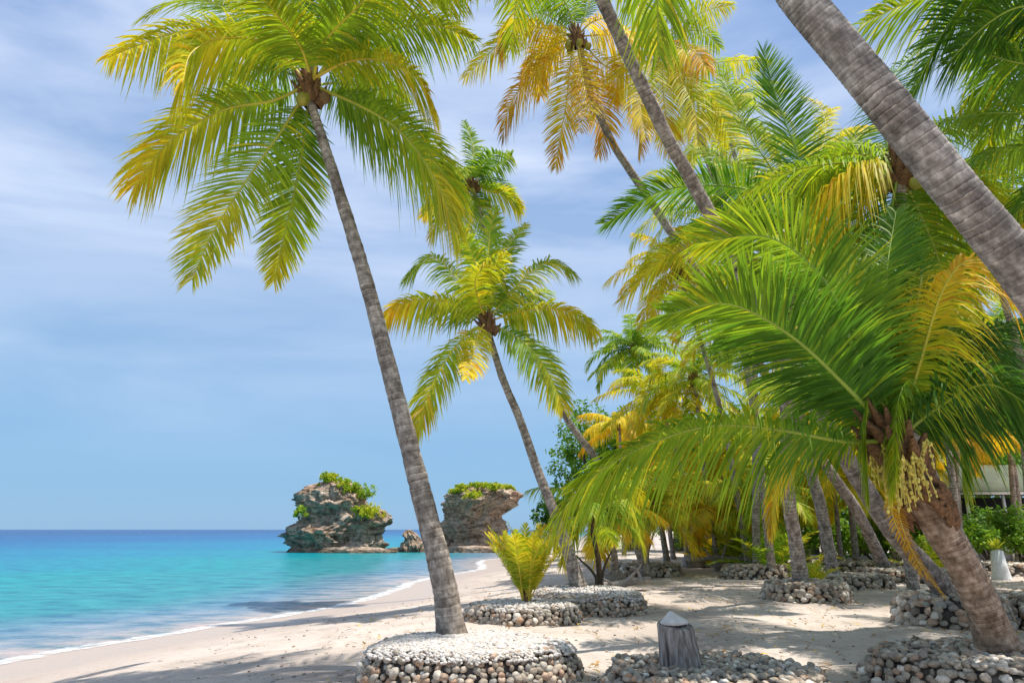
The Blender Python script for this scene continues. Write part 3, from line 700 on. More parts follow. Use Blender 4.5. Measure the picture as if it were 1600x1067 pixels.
# --- palm behind the diagonal trunk
palm('coconut palm whose crown sits behind the thick diagonal trunk, gold frond arching left',
     [(1556, 955, 13, .36), (1520, 880, 12.8, .33), (1478, 800, 12.5, .3), (1436, 680, 12.2, .29), (1414, 450, 11.5, .27), (1405, 270, 11, .24)],
     [(((1360, 262), (1315, 275), (1272, 318)), -.4, dict(t0=2.7, tipt=3.1, droop=1.6, L=.95, n=70)),
      (((1340, 240), (1300, 250), (1260, 300)), .9, dict(t0=1.8, tipt=2.4, droop=1.2, L=.9)),
      (((1392, 340), (1386, 430), (1384, 520), (1382, 600)), -.3, dict(t0=.7, tipt=1.2, droop=.25, L=.75, n=80)),
      (((1440, 340), (1470, 420), (1480, 520)), .4, dict(t0=1.5, tipt=2.4, droop=.6)), (((1450, 280), (1510, 290), (1560, 350)), .6, dict(t0=1.2, tipt=2.0, droop=.9)),
      (((1350, 320), (1330, 400), (1320, 480)), .9, dict(t0=1.6, tipt=2.3, droop=.6)), (((1420, 350), (1430, 450), (1440, 550)), 1.4, dict(t0=1.8, tipt=2.5, droop=.6)),
      (((1380, 200), (1390, 130), (1440, 70)), 1.5, dict(t0=1.0, tipt=1.5, droop=.6)), (((1450, 220), (1520, 200), (1600, 215)), 1.0, dict(t0=1.0, tipt=1.6, droop=.9)),
      (((1470, 270), (1540, 320), (1590, 380)), -.6, dict(t0=2.1, tipt=3.0, droop=.8))],
     nrand=4, n=64, L=.8, width=.042, nuts=5, base_z=1.0)

# --- crown out of the picture at the right
palm('palm standing outside the right edge, its dark feathers reaching into the upper right corner',
     [(2060, 1000, 8.8, .46), (1980, 700, 8.6, .40), (1880, 380, 8.3, .33), (1790, 120, 8.0, .27), (1745, 40, 8, .24)],
     [(((1650, -20), (1540, -30), (1430, 0), (1345, 38)), -.3, dict(t0=1.6, tipt=2.2, droop=.6, L=.95, n=90)),
      (((1640, -60), (1550, -40), (1480, 40), (1425, 150)), .2, dict(t0=.6, tipt=.9, droop=.3, L=.9, n=90)),
      (((1680, 20), (1600, 10), (1540, 40), (1480, 100)), .3, dict(t0=.4, tipt=.8, droop=.4, L=.85, n=80)),
      (((1680, 100), (1600, 100), (1540, 85), (1500, 75)), 1.0, dict(t0=1.2, tipt=1.4, droop=.7, L=.8)),
      (((1690, 150), (1600, 175), (1530, 178), (1458, 190)), .8, dict(t0=1.2, tipt=1.8, droop=.9, L=.7)),
      (((1700, 200), (1620, 225), (1550, 235), (1500, 260)), .6, dict(t0=1.1, tipt=1.6, droop=.9, L=.75)),
      (((1700, 260), (1640, 320), (1590, 400)), .4, dict(t0=2.5, tipt=3.2, droop=.8, L=.7)),
      (((1690, 220), (1620, 300), (1560, 360)), 1.5, dict(t0=.8, tipt=1.3, droop=.8, L=.75))],
     nrand=8, n=70, L=.75, width=.04, base_z=.8, azr=(-10, 190), elr=(-20, 70))

# --- short near palm at the right
near = palm('short near palm with brown fibrous neck leaning over the pebble bed at the right corner',
     [(1568, 1030, 8.35, .52), (1540, 960, 8.3, .45), (1502, 880, 8.2, .42), (1464, 815, 8.15, .45), (1434, 765, 8.1, .46), (1402, 705, 8.05, .3)],
     [(((1330, 612), (1240, 528), (1140, 475), (1045, 490)), -1.0, dict(t0=.75, tipt=1.5, droop=.22, L=1.0, n=150, K=5, vee=.3, width=.036)),
      (((1320, 690), (1220, 672), (1110, 665), (1000, 700), (920, 750), (868, 812)), -1.4, dict(t0=1.2, tipt=2.3, droop=.8, L=.74, n=140, K=5, width=.032)),
      (((1340, 560), (1290, 440), (1200, 370), (1090, 380)), .3, dict(t0=1.1, tipt=2.3, droop=.25, L=1.0, n=110, K=5, vee=.4)),
      (((1395, 560), (1385, 440), (1400, 330)), 1.2, dict(t0=.9, tipt=1.2, droop=.3, L=.85, n=90, K=4)),
      (((1440, 560), (1475, 450), (1520, 405), (1590, 440)), -.5, dict(t0=2.1, tipt=4.0, droop=1.0, L=.85, n=90, K=4)),
      (((1425, 520), (1440, 420), (1400, 470), (1372, 560)), .9, dict(t0=1.6, tipt=3.6, droop=1.0, L=.75, n=80, K=4)),
      (((1455, 610), (1520, 530), (1600, 500)), .4, dict(t0=.2, tipt=.5, droop=.8, L=.8, n=90, K=4)),
      (((1460, 640), (1540, 600), (1620, 640)), -.8, dict(t0=.3, tipt=.8, droop=.8, L=.8, n=90, K=4)),
      (((1440, 560), (1500, 510), (1560, 580), (1580, 650)), 1.5, dict(t0=.3, tipt=.7, droop=.8, L=.8, n=80, K=4)),
      (((1350, 690), (1260, 690), (1215, 740), (1205, 835)), 1.2, dict(t0=2.0, tipt=3.6, droop=.8, L=.3, n=70)),
      (((1402, 790), (1430, 870), (1478, 935)), .1, dict(t0=4.3, tipt=4.6, droop=.3, L=.09, n=40, width=.016)),
      (((1392, 790), (1415, 850), (1440, 900)), .15, dict(t0=3.6, tipt=4.4, droop=.3, L=.10, n=40, width=.016)),
      (((1340, 640), (1260, 590), (1180, 600)), 1.6, dict(t0=1.3, tipt=2.0, droop=.7, L=.85, n=80, K=4)),
      (((1425, 630), (1415, 600), (1400, 650), (1396, 770)), -.5, dict(t0=1.0, tipt=2.3, droop=.9, L=.3, n=110, K=4, width=.024)),
      (((1385, 640), (1360, 620), (1352, 680), (1358, 780)), -.3, dict(t0=1.0, tipt=2.3, droop=.9, L=.3, n=110, K=4, width=.024)),
      (((1450, 650), (1480, 640), (1500, 700), (1505, 770)), .3, dict(t0=1.0, tipt=1.9, droop=.7, L=.4, n=80, K=4)),
      (((1400, 600), (1370, 500), (1300, 430), (1210, 400)), .9, dict(t0=1.4, tipt=2.0, droop=.3, L=.95, n=110, K=4)),
      (((1360, 600), (1330, 520), (1290, 480)), 2.0, dict(t0=.8, tipt=1.5, droop=.5, L=.9, n=80, K=4))],
     n=90, K=4, L=.8, mat_=M_TRUNKB, base_z=1.0, heart_r=.26, sides=26, ring=.07, flen=3.6, flare=1.15)
org = near.location
# fibrous neck: matted sheaths round the upper trunk
nk = catmull([at(1462, 835, 8.14), at(1450, 800, 8.13), at(1436, 768, 8.1), at(1418, 735, 8.07)], 12); rgn = random.Random(4); fv, fq = [], []
for k in range(70):
    a_ = rgn.uniform(0, 6.283); s0 = rgn.uniform(0, .62); q = []
    for j in range(4):
        s_ = min(1, s0 + j * .12); c_ = lerp_list(nk, s_); aa = a_ + j * rgn.uniform(-.18, .18); r_ = .20 + .045 * math.sin(s_ * 3.1) + .02 * j + rgn.uniform(-.01, .02)
        q.append(c_ + Vector((math.cos(aa), math.sin(aa) * .95, -.25 * math.cos(aa) * .4)) * r_)
    v_, q_ = tube_arrays(catmull(q, 5), [.012, .05, .06, .045, .008], 5, flat=.35)
    fq += [tuple(x + len(fv) for x in f) for f in q_]; fv += [tuple(v - org) for v in v_]
obj('fibre_neck', new_mesh('fibre_neck', fv, fq, M_FIBRE), near)
# hanging flower sprays with pale beads
rg = random.Random(5)
bead = blob_mesh('bead', (.014, .014, .02), M_BEAD, 6, 4)
bv = np.array([v.co[:] for v in bead.vertices]); bq = np.array([p.vertices[:] for p in bead.polygons])
for k, (px, py, y, ln) in enumerate(((1385, 745, 7.6, .75), (1402, 760, 7.55, .62), (1372, 730, 7.75, .8), (1418, 755, 7.5, .55), (1358, 740, 7.9, .55), (1440, 735, 7.5, .4))):
    top = at(px + 8, py - 50, y + .2); V, Q = [], []; 
    for st in range(7):
        off = Vector((rg.uniform(-.16, .16), rg.uniform(-.16, .16), 0)); q = catmull([top, top + off * .6 + Vector((0, 0, -ln * .4)), top + off + Vector((0, 0, -ln * rg.uniform(.7, 1)))], 7)
        v_, q_ = tube_arrays(q, [.006] * 7, 4); Q += [tuple(x + len(V) for x in f) for f in q_]; V += [tuple(x - org) for x in v_]
        for b in range(8):
            p = lerp_list(q, rg.uniform(.15, 1)) + Vector((rg.uniform(-.02, .02), rg.uniform(-.02, .02), 0)) - org
            Q += [tuple(int(x) + len(V) for x in f) for f in bq]; V += [tuple(x) for x in bv * rg.uniform(.8, 1.5) + np.array(tuple(p))]
    obj('flower_spray', new_mesh('flower_spray', V, Q, M_BEAD), near)

# --- palms further back, under and behind the big feathers
def back(label, crown, basepx, yb, yc, flen, t0=1.6, tipt=2.4, nr=26, w=.3, L=.62, droop=.6, n=34, nuts=0, mid=None, **k):
    tr = [(basepx[0], basepx[1], yb, w * 1.15)]
    for a, b, y in (mid or []): tr.append((a, b, y, w))
    if not mid:
        mx_, my_ = (basepx[0] * .55 + crown[0] * .45), (basepx[1] * .5 + crown[1] * .5); tr.append((mx_ + (basepx[0] - crown[0]) * .06, my_, (yb + yc) / 2, w * .9))
    tr.append((crown[0], crown[1] + 4, yc, w * .7))
    p = onz(basepx[0], min(1060, basepx[1]), .7)
    return palm(label, tr, [], nrand=nr, flen=flen, t0=t0, tipt=tipt, L=L * 1.1, droop=droop, n=n + 8, width=.05 * max(1, yc / 24), nuts=nuts, **k)
BK = [
 ('dark palm with blue-green fronds above the small golden palm', (990, 545), (1052, 862), 42, 40, 3.6, dict(t0=1.1, tipt=2.1, nr=26)),
 ('small palm with thick golden yellow fronds in front of the far broadleaf trees', (968, 662), (975, 858), 48, 47, 3.4, dict(t0=2.8, tipt=3.3, nr=11, L=.6, droop=1.3, elr=(-15, 60))),
 ('mid distance palm with green crown just above the long lower feather of the near palm', (1085, 590), (1110, 868), 34, 33, 3.8, dict(t0=1.8, tipt=2.6, nr=24)),
 ('palm with gold tipped crown behind the big middle feather of the near palm', (1180, 500), (1180, 880), 26, 25, 3.6, dict(t0=1.9, tipt=2.8, nr=24)),
 ('palm with yellow-green crown left of the big upright feather', (1120, 330), (1205, 875), 25, 23, 3.8, dict(t0=1.8, tipt=2.6, nr=24)),
 ('palm with pale arched fronds showing above the big upright feather on its right', (1275, 260), (1335, 865), 30, 28, 3.8, dict(t0=2.0, tipt=2.8, nr=22)),
 ('deep green palm filling the gap below the crossing of the two trunks', (1330, 500), (1420, 868), 20, 19, 3.6, dict(t0=1.1, tipt=2.0, nr=26, L=.72)),
 ('green palm behind the thick trunk at the right edge', (1530, 330), (1650, 870), 21, 20, 3.8, dict(t0=1.0, tipt=2.0, nr=26, L=.72)),
 ('yellow-green palm deep in the grove below the thick trunk', (1440, 480), (1500, 862), 27, 26, 3.8, dict(t0=1.8, tipt=2.7, nr=24)),
 ('dark palm at the right edge above the hut', (1590, 560), (1610, 870), 24, 23, 3.6, dict(t0=.6, tipt=1.4, nr=22)),
 ('palm with bright yellow lower fronds in front of the hut roof', (1500, 655), (1490, 845), 30, 30, 3.2, dict(t0=2.4, tipt=3.4, nr=16, L=.7, droop=.9, elr=(-30, 60))),
 ('palm with glowing yellow frond pointing right beside the hut', (1575, 650), (1585, 845), 33, 33, 3.4, dict(t0=2.4, tipt=3.4, nr=16, L=.7, droop=.9, elr=(-30, 60))),
 ('palm with a soft green crown low over the far planters', (1175, 700), (1188, 872), 36, 35, 3.4, dict(t0=1.5, tipt=2.4, nr=22)),
 ('palm with yellow fronds left of the paired grey trunks', (1240, 640), (1262, 862), 38, 37, 3.6, dict(t0=2.1, tipt=3.0, nr=22)),
 ('palm with a short pale trunk leaning right on the far white sand', (1010, 760), (1042, 852), 32, 31, 2.6, dict(t0=1.9, tipt=2.6, nr=16, w=.3)),
 ('palm with bright lime fronds behind the stone ring and driftwood', (1020, 790), (1006, 868), 27, 27, 2.2, dict(t0=2.0, tipt=2.6, nr=16, w=.28)),
 ('small palm with arching yellow fronds above the far pebble bank', (1110, 785), (1118, 862), 30, 30, 2.4, dict(t0=2.4, tipt=3.0, nr=15, w=.26, droop=.9)),
 ('palm with brown hanging old leaves beside the far grey boulder', (950, 800), (962, 888), 24, 23.5, 2.0, dict(t0=1.9, tipt=3.2, nr=14, w=.26)),
 ('feathery green palm in the middle of the grove floor', (1190, 775), (1200, 868), 28, 28, 2.6, dict(t0=1.5, tipt=2.1, nr=18, w=.28)),
 ('dark slender palm trunk nearest the hut on its left', (1478, 560), (1496, 835), 32, 31, 3.4, dict(t0=1.0, tipt=2.0, nr=18, w=.3)),
 ('grey slender palm standing in front of the hut roof', (1548, 520), (1592, 820), 34, 33, 3.6, dict(t0=.9, tipt=1.9, nr=18, w=.3)),
 ('palm with yellow lower leaves behind the leaning grey trunk', (1350, 640), (1400, 850), 30, 29, 3.2, dict(t0=1.9, tipt=3.0, nr=20, w=.3)),
 ('lime palm filling the view over the far sand right of the golden small palm', (1060, 700), (1072, 858), 40, 40, 3.6, dict(t0=2.0, tipt=2.7, nr=24, w=.26)),
 ('yellow-green palm standing between the lime palm and the soft green palm', (1125, 715), (1136, 860), 38, 38, 3.4, dict(t0=2.3, tipt=2.9, nr=24, w=.26)),
 ('sunlit lime palm low behind the ferny young palms', (1080, 770), (1090, 860), 35, 35, 2.6, dict(t0=2.1, tipt=2.6, nr=20, w=.24)),
 ('low green palm whose fronds close the gap left of the upright grey trunk', (1205, 745), (1214, 862), 31, 31, 2.8, dict(t0=1.8, tipt=2.5, nr=22, w=.24)),
 ('low palm with yellowish fronds between the upright and the leaning grey trunk', (1300, 740), (1312, 862), 30, 30, 2.8, dict(t0=2.0, tipt=2.8, nr=22, w=.24)),
 ('low olive palm right under the crown of the near palm, far behind it', (1390, 745), (1396, 860), 31, 31, 2.8, dict(t0=1.6, tipt=2.4, nr=22, w=.24)),
 ('bright palm over the roof line left of the hut', (1450, 690), (1462, 858), 36, 36, 3.2, dict(t0=2.0, tipt=2.8, nr=22, w=.24)),
 ('tall lime palm with its crown in the gap over the lower near feather', (1030, 620), (1090, 862), 37, 36, 3.8, dict(t0=2.0, tipt=2.8, nr=24, w=.26)),
 ('palm with ochre fronds peeping over the middle near feather', (1060, 420), (1170, 872), 28, 26, 3.2, dict(t0=2.4, tipt=3.4, nr=22, w=.26)),
 ('green palm high behind the golden crowns at the top centre right', (1130, 180), (1290, 858), 32, 28, 3.8, dict(t0=1.7, tipt=2.6, nr=22)),
]
for lab, cr_, bs, yb, yc, fl, kw in BK:
    if cr_[1] > 600 and kw['t0'] < 2.6: kw['t0'] += .3; kw['tipt'] += .15  # low crowns coloured brighter and yellower to replace sun blocked by the canopy
    yy = onz(bs[0], bs[1], .72).y
    back(lab, cr_, (bs[0], bs[1]), yb, yc, fl, base_z=land(at(bs[0], bs[1], yb).x, yb) - .05, **kw)

# --- small palms growing from the ground
def young_palm(label, px, py, y, h, count, t0, tipt, L=.4, spreadr=1.0, n=36, gz=None, trunkless=True, name='young_palm'):
    SEED[0] += 101; rg = random.Random(SEED[0])
    p = at(px, py, y)
    if gz is not None: p.z = gz
    else: p.z = land(p.x, p.y)
    o = thing(name, p, label, 'young palm', 'young palms in the planters and on the sand')
    for j in range(count):
        g_ = (j + .5) / count
        az = j * 2.39996 + rg.uniform(-.3, .3); el = R(86 - 50 * g_ * spreadr)
        pts = rand_frond_pts(p + Vector((rg.uniform(-.05, .05), rg.uniform(-.05, .05), -.05)), az, el, h * rg.uniform(.8, 1.15), R(rg.uniform(25, 60)) * spreadr, rg)
        tv = t0 + rg.uniform(-.6, .6)
        make_frond(o, p, pts, L=L, n=n, K=3, t0=tv, tipt=tipt + (tv - t0), droop=.3, width=.027 * max(1, y / 16), seed=SEED[0] + j, vee=.35, petiole=.2, burn=.15)
    # sheath at the foot
    v_, q_ = tube_arrays([Vector((0, 0, -.08)), Vector((0, 0, .1)), Vector((.01, 0, .3))], [.09, .08, .03], 8)
    obj('stem', new_mesh('stem', [tuple(v) for v in v_], q_, M_FIBRE), o)
    return o
young_palm('bushy bright yellow young palm growing in the pebble planter next to the sea', 822, 936, 14.2, 1.45, 30, 2.45, 3.0, L=.29, spreadr=.5, gz=1.05, n=46)
young_palm('small orange-yellow young palm on the far pebble bank', 1108, 866, 33, 1.6, 12, 2.7, 3.2, L=.5, n=24)
young_palm('lime green young palm between the two grey trunks', 1262, 872, 20.5, 1.1, 10, 2.3, 2.6, L=.35, n=24)
young_palm('ferny green young palm behind the boulders right of the yellow one', 1150, 868, 30, 2.6, 18, 1.6, 2.0, L=.55, n=28)
young_palm('dull green young palm at the left of the paired grey trunks', 1205, 872, 26, 2.4, 16, 1.5, 2.1, L=.55, n=28)
young_palm('green young palm with the hut behind it', 1440, 862, 27, 1.8, 12, 1.6, 2.3, L=.45, n=24)

# --- dark branched sapling palm and its neighbour in the middle planter
palm('short palm with dark forked stems and low drooping green crown in the middle planter',
     [(938, 908, 18.4, .17), (934, 870, 18.4, .15), (926, 835, 18.3, .14), (928, 812, 18.3, .12)],
     [(((900, 790), (880, 800), (865, 850)), -.3, dict(t0=1.6, tipt=2.8)), (((960, 785), (985, 790), (1000, 830)), .2, dict(t0=1.6, tipt=2.4)),
      (((935, 770), (965, 745), (1010, 780)), -.6, dict(t0=2.4, tipt=2.8)), (((905, 810), (890, 840), (880, 880)), .4, dict(t0=1.8, tipt=3.0))],
     nrand=9, flen=1.9, n=46, L=.5, width=.04, mat_=M_TRUNKB, base_z=1.0, heart_r=.1, elr=(-10, 70), droop=.8, tint=(.45, .42, .4), group=None, name='short_palm')

for (bx, by, cx_, cy_, cz_), lab in zip(((14.5, 12.5, 12.2, 12.2, 9.2), (17.5, 18.5, 14.6, 17.6, 10.5), (12.2, 8.6, 10.6, 9.6, 8.2)), ('palm standing outside the right edge beside the paired rough planters', 'palm standing outside the right edge in front of the hut', 'palm standing outside the right edge beside the near palm')):
    def px_(x, y, z):
        dz = z - CAMZ; dep = y * CP + dz * SP; vv = (-y * SP + dz * CP) / dep; return (800 + F * x / dep, 533.5 - F * vv)
    a_, b_, c_ = px_(bx, by, .65), px_((bx + cx_) / 2 + .4, (by + cy_) / 2, cz_ * .5), px_(cx_, cy_, cz_)
    palm(lab, [(*a_, by, .42), (*b_, (by + cy_) / 2, .34), (*c_, cy_, .25)], [], nrand=20, n=50, L=.8, width=.045, t0=1.2, tipt=1.8, elr=(-20, 70))

# ------------------------------------------------------------------ stone planters
def cobble_mesh(seed):
    return blob_mesh('cobble', (.5, .37, .25), M_STONE, 8, 5, seed, .16)
COB = [cobble_mesh(i * 3.1) for i in range(8)]
CV = [np.array([v.co[:] for v in m_.vertices]) for m_ in COB]; CQ = [np.array([list(p.vertices) for p in m_.polygons if len(p.vertices) == 4]) for m_ in COB]
CT = [(list(np.concatenate([list(p.vertices) for p in m_.polygons])), [len(p.vertices) for p in m_.polygons]) for m_ in COB]
from mathutils import Matrix, Euler
PLANTERS = 'ring planters of beach cobbles'
def stone_soup(items, name, parent, material, org):
    """many stones as one mesh; items = (matrix, variant)"""
    if not items: return
    V, loops, starts = [], [], []; off = 0; lo = 0
    for M_, k in items:
        v = CV[k]; A = np.array(M_)[:3, :3]; t = np.array(M_)[:3, 3]
        V.append(v @ A.T + t - np.array(tuple(org)))
        l_, cnt = CT[k]; loops.append(np.array(l_) + off)
        st = np.r_[0, np.cumsum(cnt)[:-1]] + lo; starts.append(st); lo += len(l_); off += len(v)
    return obj(name, new_mesh(name, np.concatenate(V), (np.concatenate(loops), np.concatenate(starts)), material), parent, 'stuff')
def planter(label, cx, cy, rx, ry, h, size=.13, limit=300, seed=0, rows_top=2, fill='pebbles', rot=0.0, messy=.25, npeb=1500, topdrop=.0):
    rg = random.Random(seed + 40); z0 = land(cx, cy); c0 = Vector((cx, cy, z0 - .03))
    o = thing('stone_planter', c0, label, 'stone planter', PLANTERS)
    def edge(a, k=1.0, zz=0):
        w_ = 1 + .05 * math.sin(2 * a + seed) + .035 * math.sin(5 * a + seed * 2)
        x, y = rx * k * w_ * math.cos(a), ry * k * w_ * math.sin(a)
        return Vector((x * math.cos(rot) - y * math.sin(rot), x * math.sin(rot) + y * math.cos(rot), zz))
    # core
    prof = [(1.0, -.1), (0.99, h * .45), (.95, h * .75), (.86, h * .94), (.7, h * 1.02), (.35, h * 1.07), (0.02, h * 1.08)]
    V, Q = [], []; S_ = 40
    for j, (k, zz) in enumerate(prof):
        for i in range(S_):
            p = edge(2 * math.pi * i / S_, k - .035 * (size / .13) / max(rx, .6), zz); V.append((p.x, p.y, p.z + .015 * noise.noise(p * 3)))
    for j in range(len(prof) - 1):
        for i in range(S_): Q.append((j * S_ + i, j * S_ + (i + 1) % S_, (j + 1) * S_ + (i + 1) % S_, (j + 1) * S_ + i))
    core = obj('core', new_mesh('core', V, Q, M_CORE), o)
    per = math.pi * (3 * (rx + ry) - math.sqrt((3 * rx + ry) * (rx + 3 * ry)))
    items = []
    rows = []
    rh = size * .50; nw = max(2, int(round(h * .92 / rh)))
    for r_ in range(nw): rows.append((1.01 - .10 * ((r_ + .5) / nw) ** 3, rh * (r_ + .45), 0.0))
    for r_ in range(rows_top): rows.append((.90 - (.2 + r_ * .8) * size / max(rx, ry), h * (.955 + .03 * r_) + .1 * size, 1.0))
    for ri, (k, zz, topf) in enumerate(rows):
        cnt = max(6, int(per * k / (size * .92)))
        for i in range(cnt):
            a = 2 * math.pi * (i + .5 * (ri % 2) + rg.uniform(-.3, .3) * messy * 2) / cnt
            p = edge(a, k + rg.uniform(-.02, .02) * messy * 2, zz + rg.uniform(-.25, .25) * rh * messy * 2)
            q = edge(a + .02, k, zz); ang = math.atan2(q.y - p.y, q.x - p.x)
            s_ = size * rg.uniform(.82, 1.28)
            eul = Euler((rg.uniform(-.5, .5) + (0 if topf else 1.2), rg.uniform(-.35, .35), ang + rg.uniform(-.3, .3) * (1 + topf)))
            M_ = Matrix.Translation(p + c0) @ eul.to_matrix().to_4x4() @ Matrix.Diagonal((s_, s_ * rg.uniform(.85, 1.15), s_ * rg.uniform(.85, 1.3), 1))
            items.append((M_, rg.randrange(8)))
    if fill == 'stones':
        m_ = int(math.pi * rx * ry * .8 / (size * size * .5))
        for i in range(m_):
            a = rg.uniform(0, 2 * math.pi); k = math.sqrt(rg.uniform(0, .86)); p = edge(a, k, h * 1.03 + .02 + .05 * size * rg.uniform(-1, 3))
            s_ = size * rg.uniform(.7, 1.15)
            items.append((Matrix.Translation(p + c0) @ Euler((rg.uniform(-.5, .5), rg.uniform(-.5, .5), rg.uniform(0, 6))).to_matrix().to_4x4() @ Matrix.Diagonal((s_, s_, s_, 1)), rg.randrange(8)))
    elif fill == 'pebbles':
        peb = []
        for i in range(npeb):
            a = rg.uniform(0, 2 * math.pi); k = math.sqrt(rg.uniform(0, .98)); hh = np.interp(k, [0, .35, .7, .86, .95, 1], [1.1, 1.09, 1.06, 1.04, .94, .8]) * h
            p = edge(a, k - .02, hh + .012); s_ = rg.uniform(.04, .09) * size / .12
            peb.append((Matrix.Translation(p + c0) @ Euler((rg.uniform(-.5, .5), rg.uniform(-.5, .5), rg.uniform(0, 6))).to_matrix().to_4x4() @ Matrix.Diagonal((s_, s_, s_, 1)), rg.randrange(8)))
        stone_soup(peb, 'pebbles', core, M_PEB, c0)
    # spilled stones round the foot
    for i in range(int(per * 2)):
        a = rg.uniform(0, 2 * math.pi); p = edge(a, 1 + rg.uniform(.03, .22)); w_ = p + c0; s_ = size * rg.uniform(.3, .8)
        p.z = land(w_.x, w_.y) - c0.z + s_ * .12
        items.append((Matrix.Translation(p + c0) @ Euler((rg.uniform(-.3, .3), rg.uniform(-.3, .3), rg.uniform(0, 6))).to_matrix().to_4x4() @ Matrix.Diagonal((s_, s_, s_, 1)), rg.randrange(8)))
    camp = Vector((0, 0, CAMZ))
    def score(it):
        t = it[0].translation; n_ = (t - c0 - Vector((0, 0, h * .3))); n_.z *= 1.2
        return (t - camp).length + (3 * max(rx, ry) if n_.dot(camp - t) < -.05 and t.z < c0.z + h * .9 else 0) + (2 if (t.z < c0.z + .05) else 0)
    items.sort(key=score)
    for M_, k in items[:limit]:
        s = obj('stone', COB[k], o); s.matrix_local = Matrix.Translation(-c0) @ M_
    stone_soup(items[limit:], 'stones', o, M_STONES, c0)
    return o
planter('largest pebble planter at the bottom, pale gravel top, foot of the tall curved palm', -.5, 8.78, 1.2, 1.0, .40, .102, 300, 1, rows_top=3, npeb=5200, messy=.5)
planter('low pebble planter with the bushy yellow young palm in it', .2, 14.2, 1.05, 1.0, .34, .135, 300, 2, npeb=900, messy=.5)
planter('long pebble planter holding the middle palm, right behind the yellow young palm', 1.75, 16.5, 1.2, 1.9, .36, .135, 300, 3, npeb=1200, messy=.5)
planter('dark cobble mound carrying the cut tree stump', 2.15, 7.95, 1.22, 1.05, .28, .115, 300, 4, fill='stones', messy=.6)
planter('cobble ring around the lower end of the upright grey trunk in the grove', 7.3, 18.1, 1.05, 1.0, .42, .17, 300, 5, fill='stones', messy=.5)
planter('cobble ring behind the first grove ring, foot of the leaning orange-fronded palm', 13.2, 24.2, 1.6, 1.3, .4, .18, 300, 6, fill='stones', messy=.6)
planter('rough planter of large cobbles behind the short brown palm, left one of the pair', 8.1, 13.4, 0.95, .9, .48, .19, 250, 7, fill='stones', messy=.7)
planter('rough planter of large cobbles at the right edge behind the short brown palm', 10.0, 13.3, .95, .9, .48, .19, 250, 8, fill='stones', messy=.7)
planter('nearest cobble bed in the bottom right corner under the short brown palm', 5.4, 8.3, 1.3, 1.05, .34, .12, 300, 9, fill='stones', messy=.6)
planter('long low far bank of pale cobbles left of the driftwood row', 5.1, 28, 1.5, 1.5, .35, .2, 120, 10, fill='stones', messy=.7)
planter('far cobble bank under the small arching yellow palm', 10.3, 34, 2.2, 1.5, .45, .24, 150, 11, fill='stones', messy=.8)
planter('far cobble bank left of the paired grey trunks in the shade', 9.5, 26, 1.9, 1.3, .4, .2, 200, 12, fill='stones', messy=.8)
planter('far cobble bank right of the paired grey trunks in the shade', 14.2, 29, 2.0, 1.2, .4, .22, 200, 13, fill='stones', messy=.8)
planter('cobble bank below the hut at the right', 19.5, 28, 2.1, 1.2, .4, .22, 200, 14, fill='stones', messy=.8)
planter('shaded cobble ring behind the ring of the upright grey trunk', 10.0, 21.8, 1.3, 1.0, .35, .18, 200, 15, fill='stones', messy=.7)

# scattered pebbles and litter on the sand
rg = random.Random(3); it = []
for i in range(1500):
    y = 7 + 24 * rg.random() ** 1.6; x = rg.uniform(-.4, .75) * y + rg.gauss(0, .5)
    if float(offshore(x, y)) > -2.5: continue
    s_ = rg.uniform(.015, .05) * (1 + y / 40); it.append((Matrix.Translation((x, y, land(x, y) + s_ * .1)) @ Euler((rg.uniform(-.3, .3), rg.uniform(-.3, .3), rg.uniform(0, 6))).to_matrix().to_4x4() @ Matrix.Diagonal((s_, s_, s_ * .8, 1)), rg.randrange(8)))
stone_soup(it, 'scattered_pebbles', None, M_STONES, Vector((0, 0, 0)))

# dry leaf litter: single fallen leaflets and twigs on the sand
rg = random.Random(11); V, Q, C = [], [], []
for i in range(2600):
    y = 7.5 + 26 * rg.random() ** 1.4; x = rg.uniform(-.25, .8) * y
    if rg.random() > .25 + .75 * max(0, noise.noise(Vector((x * .5, y * .5, 3))) + .3): continue
    if float(offshore(x, y)) > -4: continue
    a = rg.uniform(0, 6.28); ln = rg.uniform(.05, .26); w_ = rg.uniform(.006, .014); z = land(x, y) + .012; b = len(V)
    d = Vector((math.cos(a), math.sin(a), 0)); n_ = Vector((-d.y, d.x, 0)); cv_ = rg.uniform(-.25, .25)
    for k in range(4):
        q = Vector((x, y, z)) + d * ln * (k / 3 - .5) + n_ * cv_ * ln * (k / 3 - .5) ** 2 * 3 + Vector((0, 0, .025 * math.sin(k / 3 * 3.1)))
        ww = w_ * (1, 1.2, .9, .2)[k]; V += [tuple(q + n_ * ww), tuple(q - n_ * ww + Vector((0, 0, ww * .5)))]
    cc = tone(rg.choice((4.9, 4.9, 4.6, 3.4))) * rg.uniform(.5, 1.1); C += [(*cc, 1)] * 8
    Q += [(b, b + 1, b + 3, b + 2), (b + 2, b + 3, b + 5, b + 4), (b + 4, b + 5, b + 7, b + 6)]
obj('leaf_litter', new_mesh('leaf_litter', V, Q, M_BUSH, {'Col': C}, smooth=False), kind='stuff')

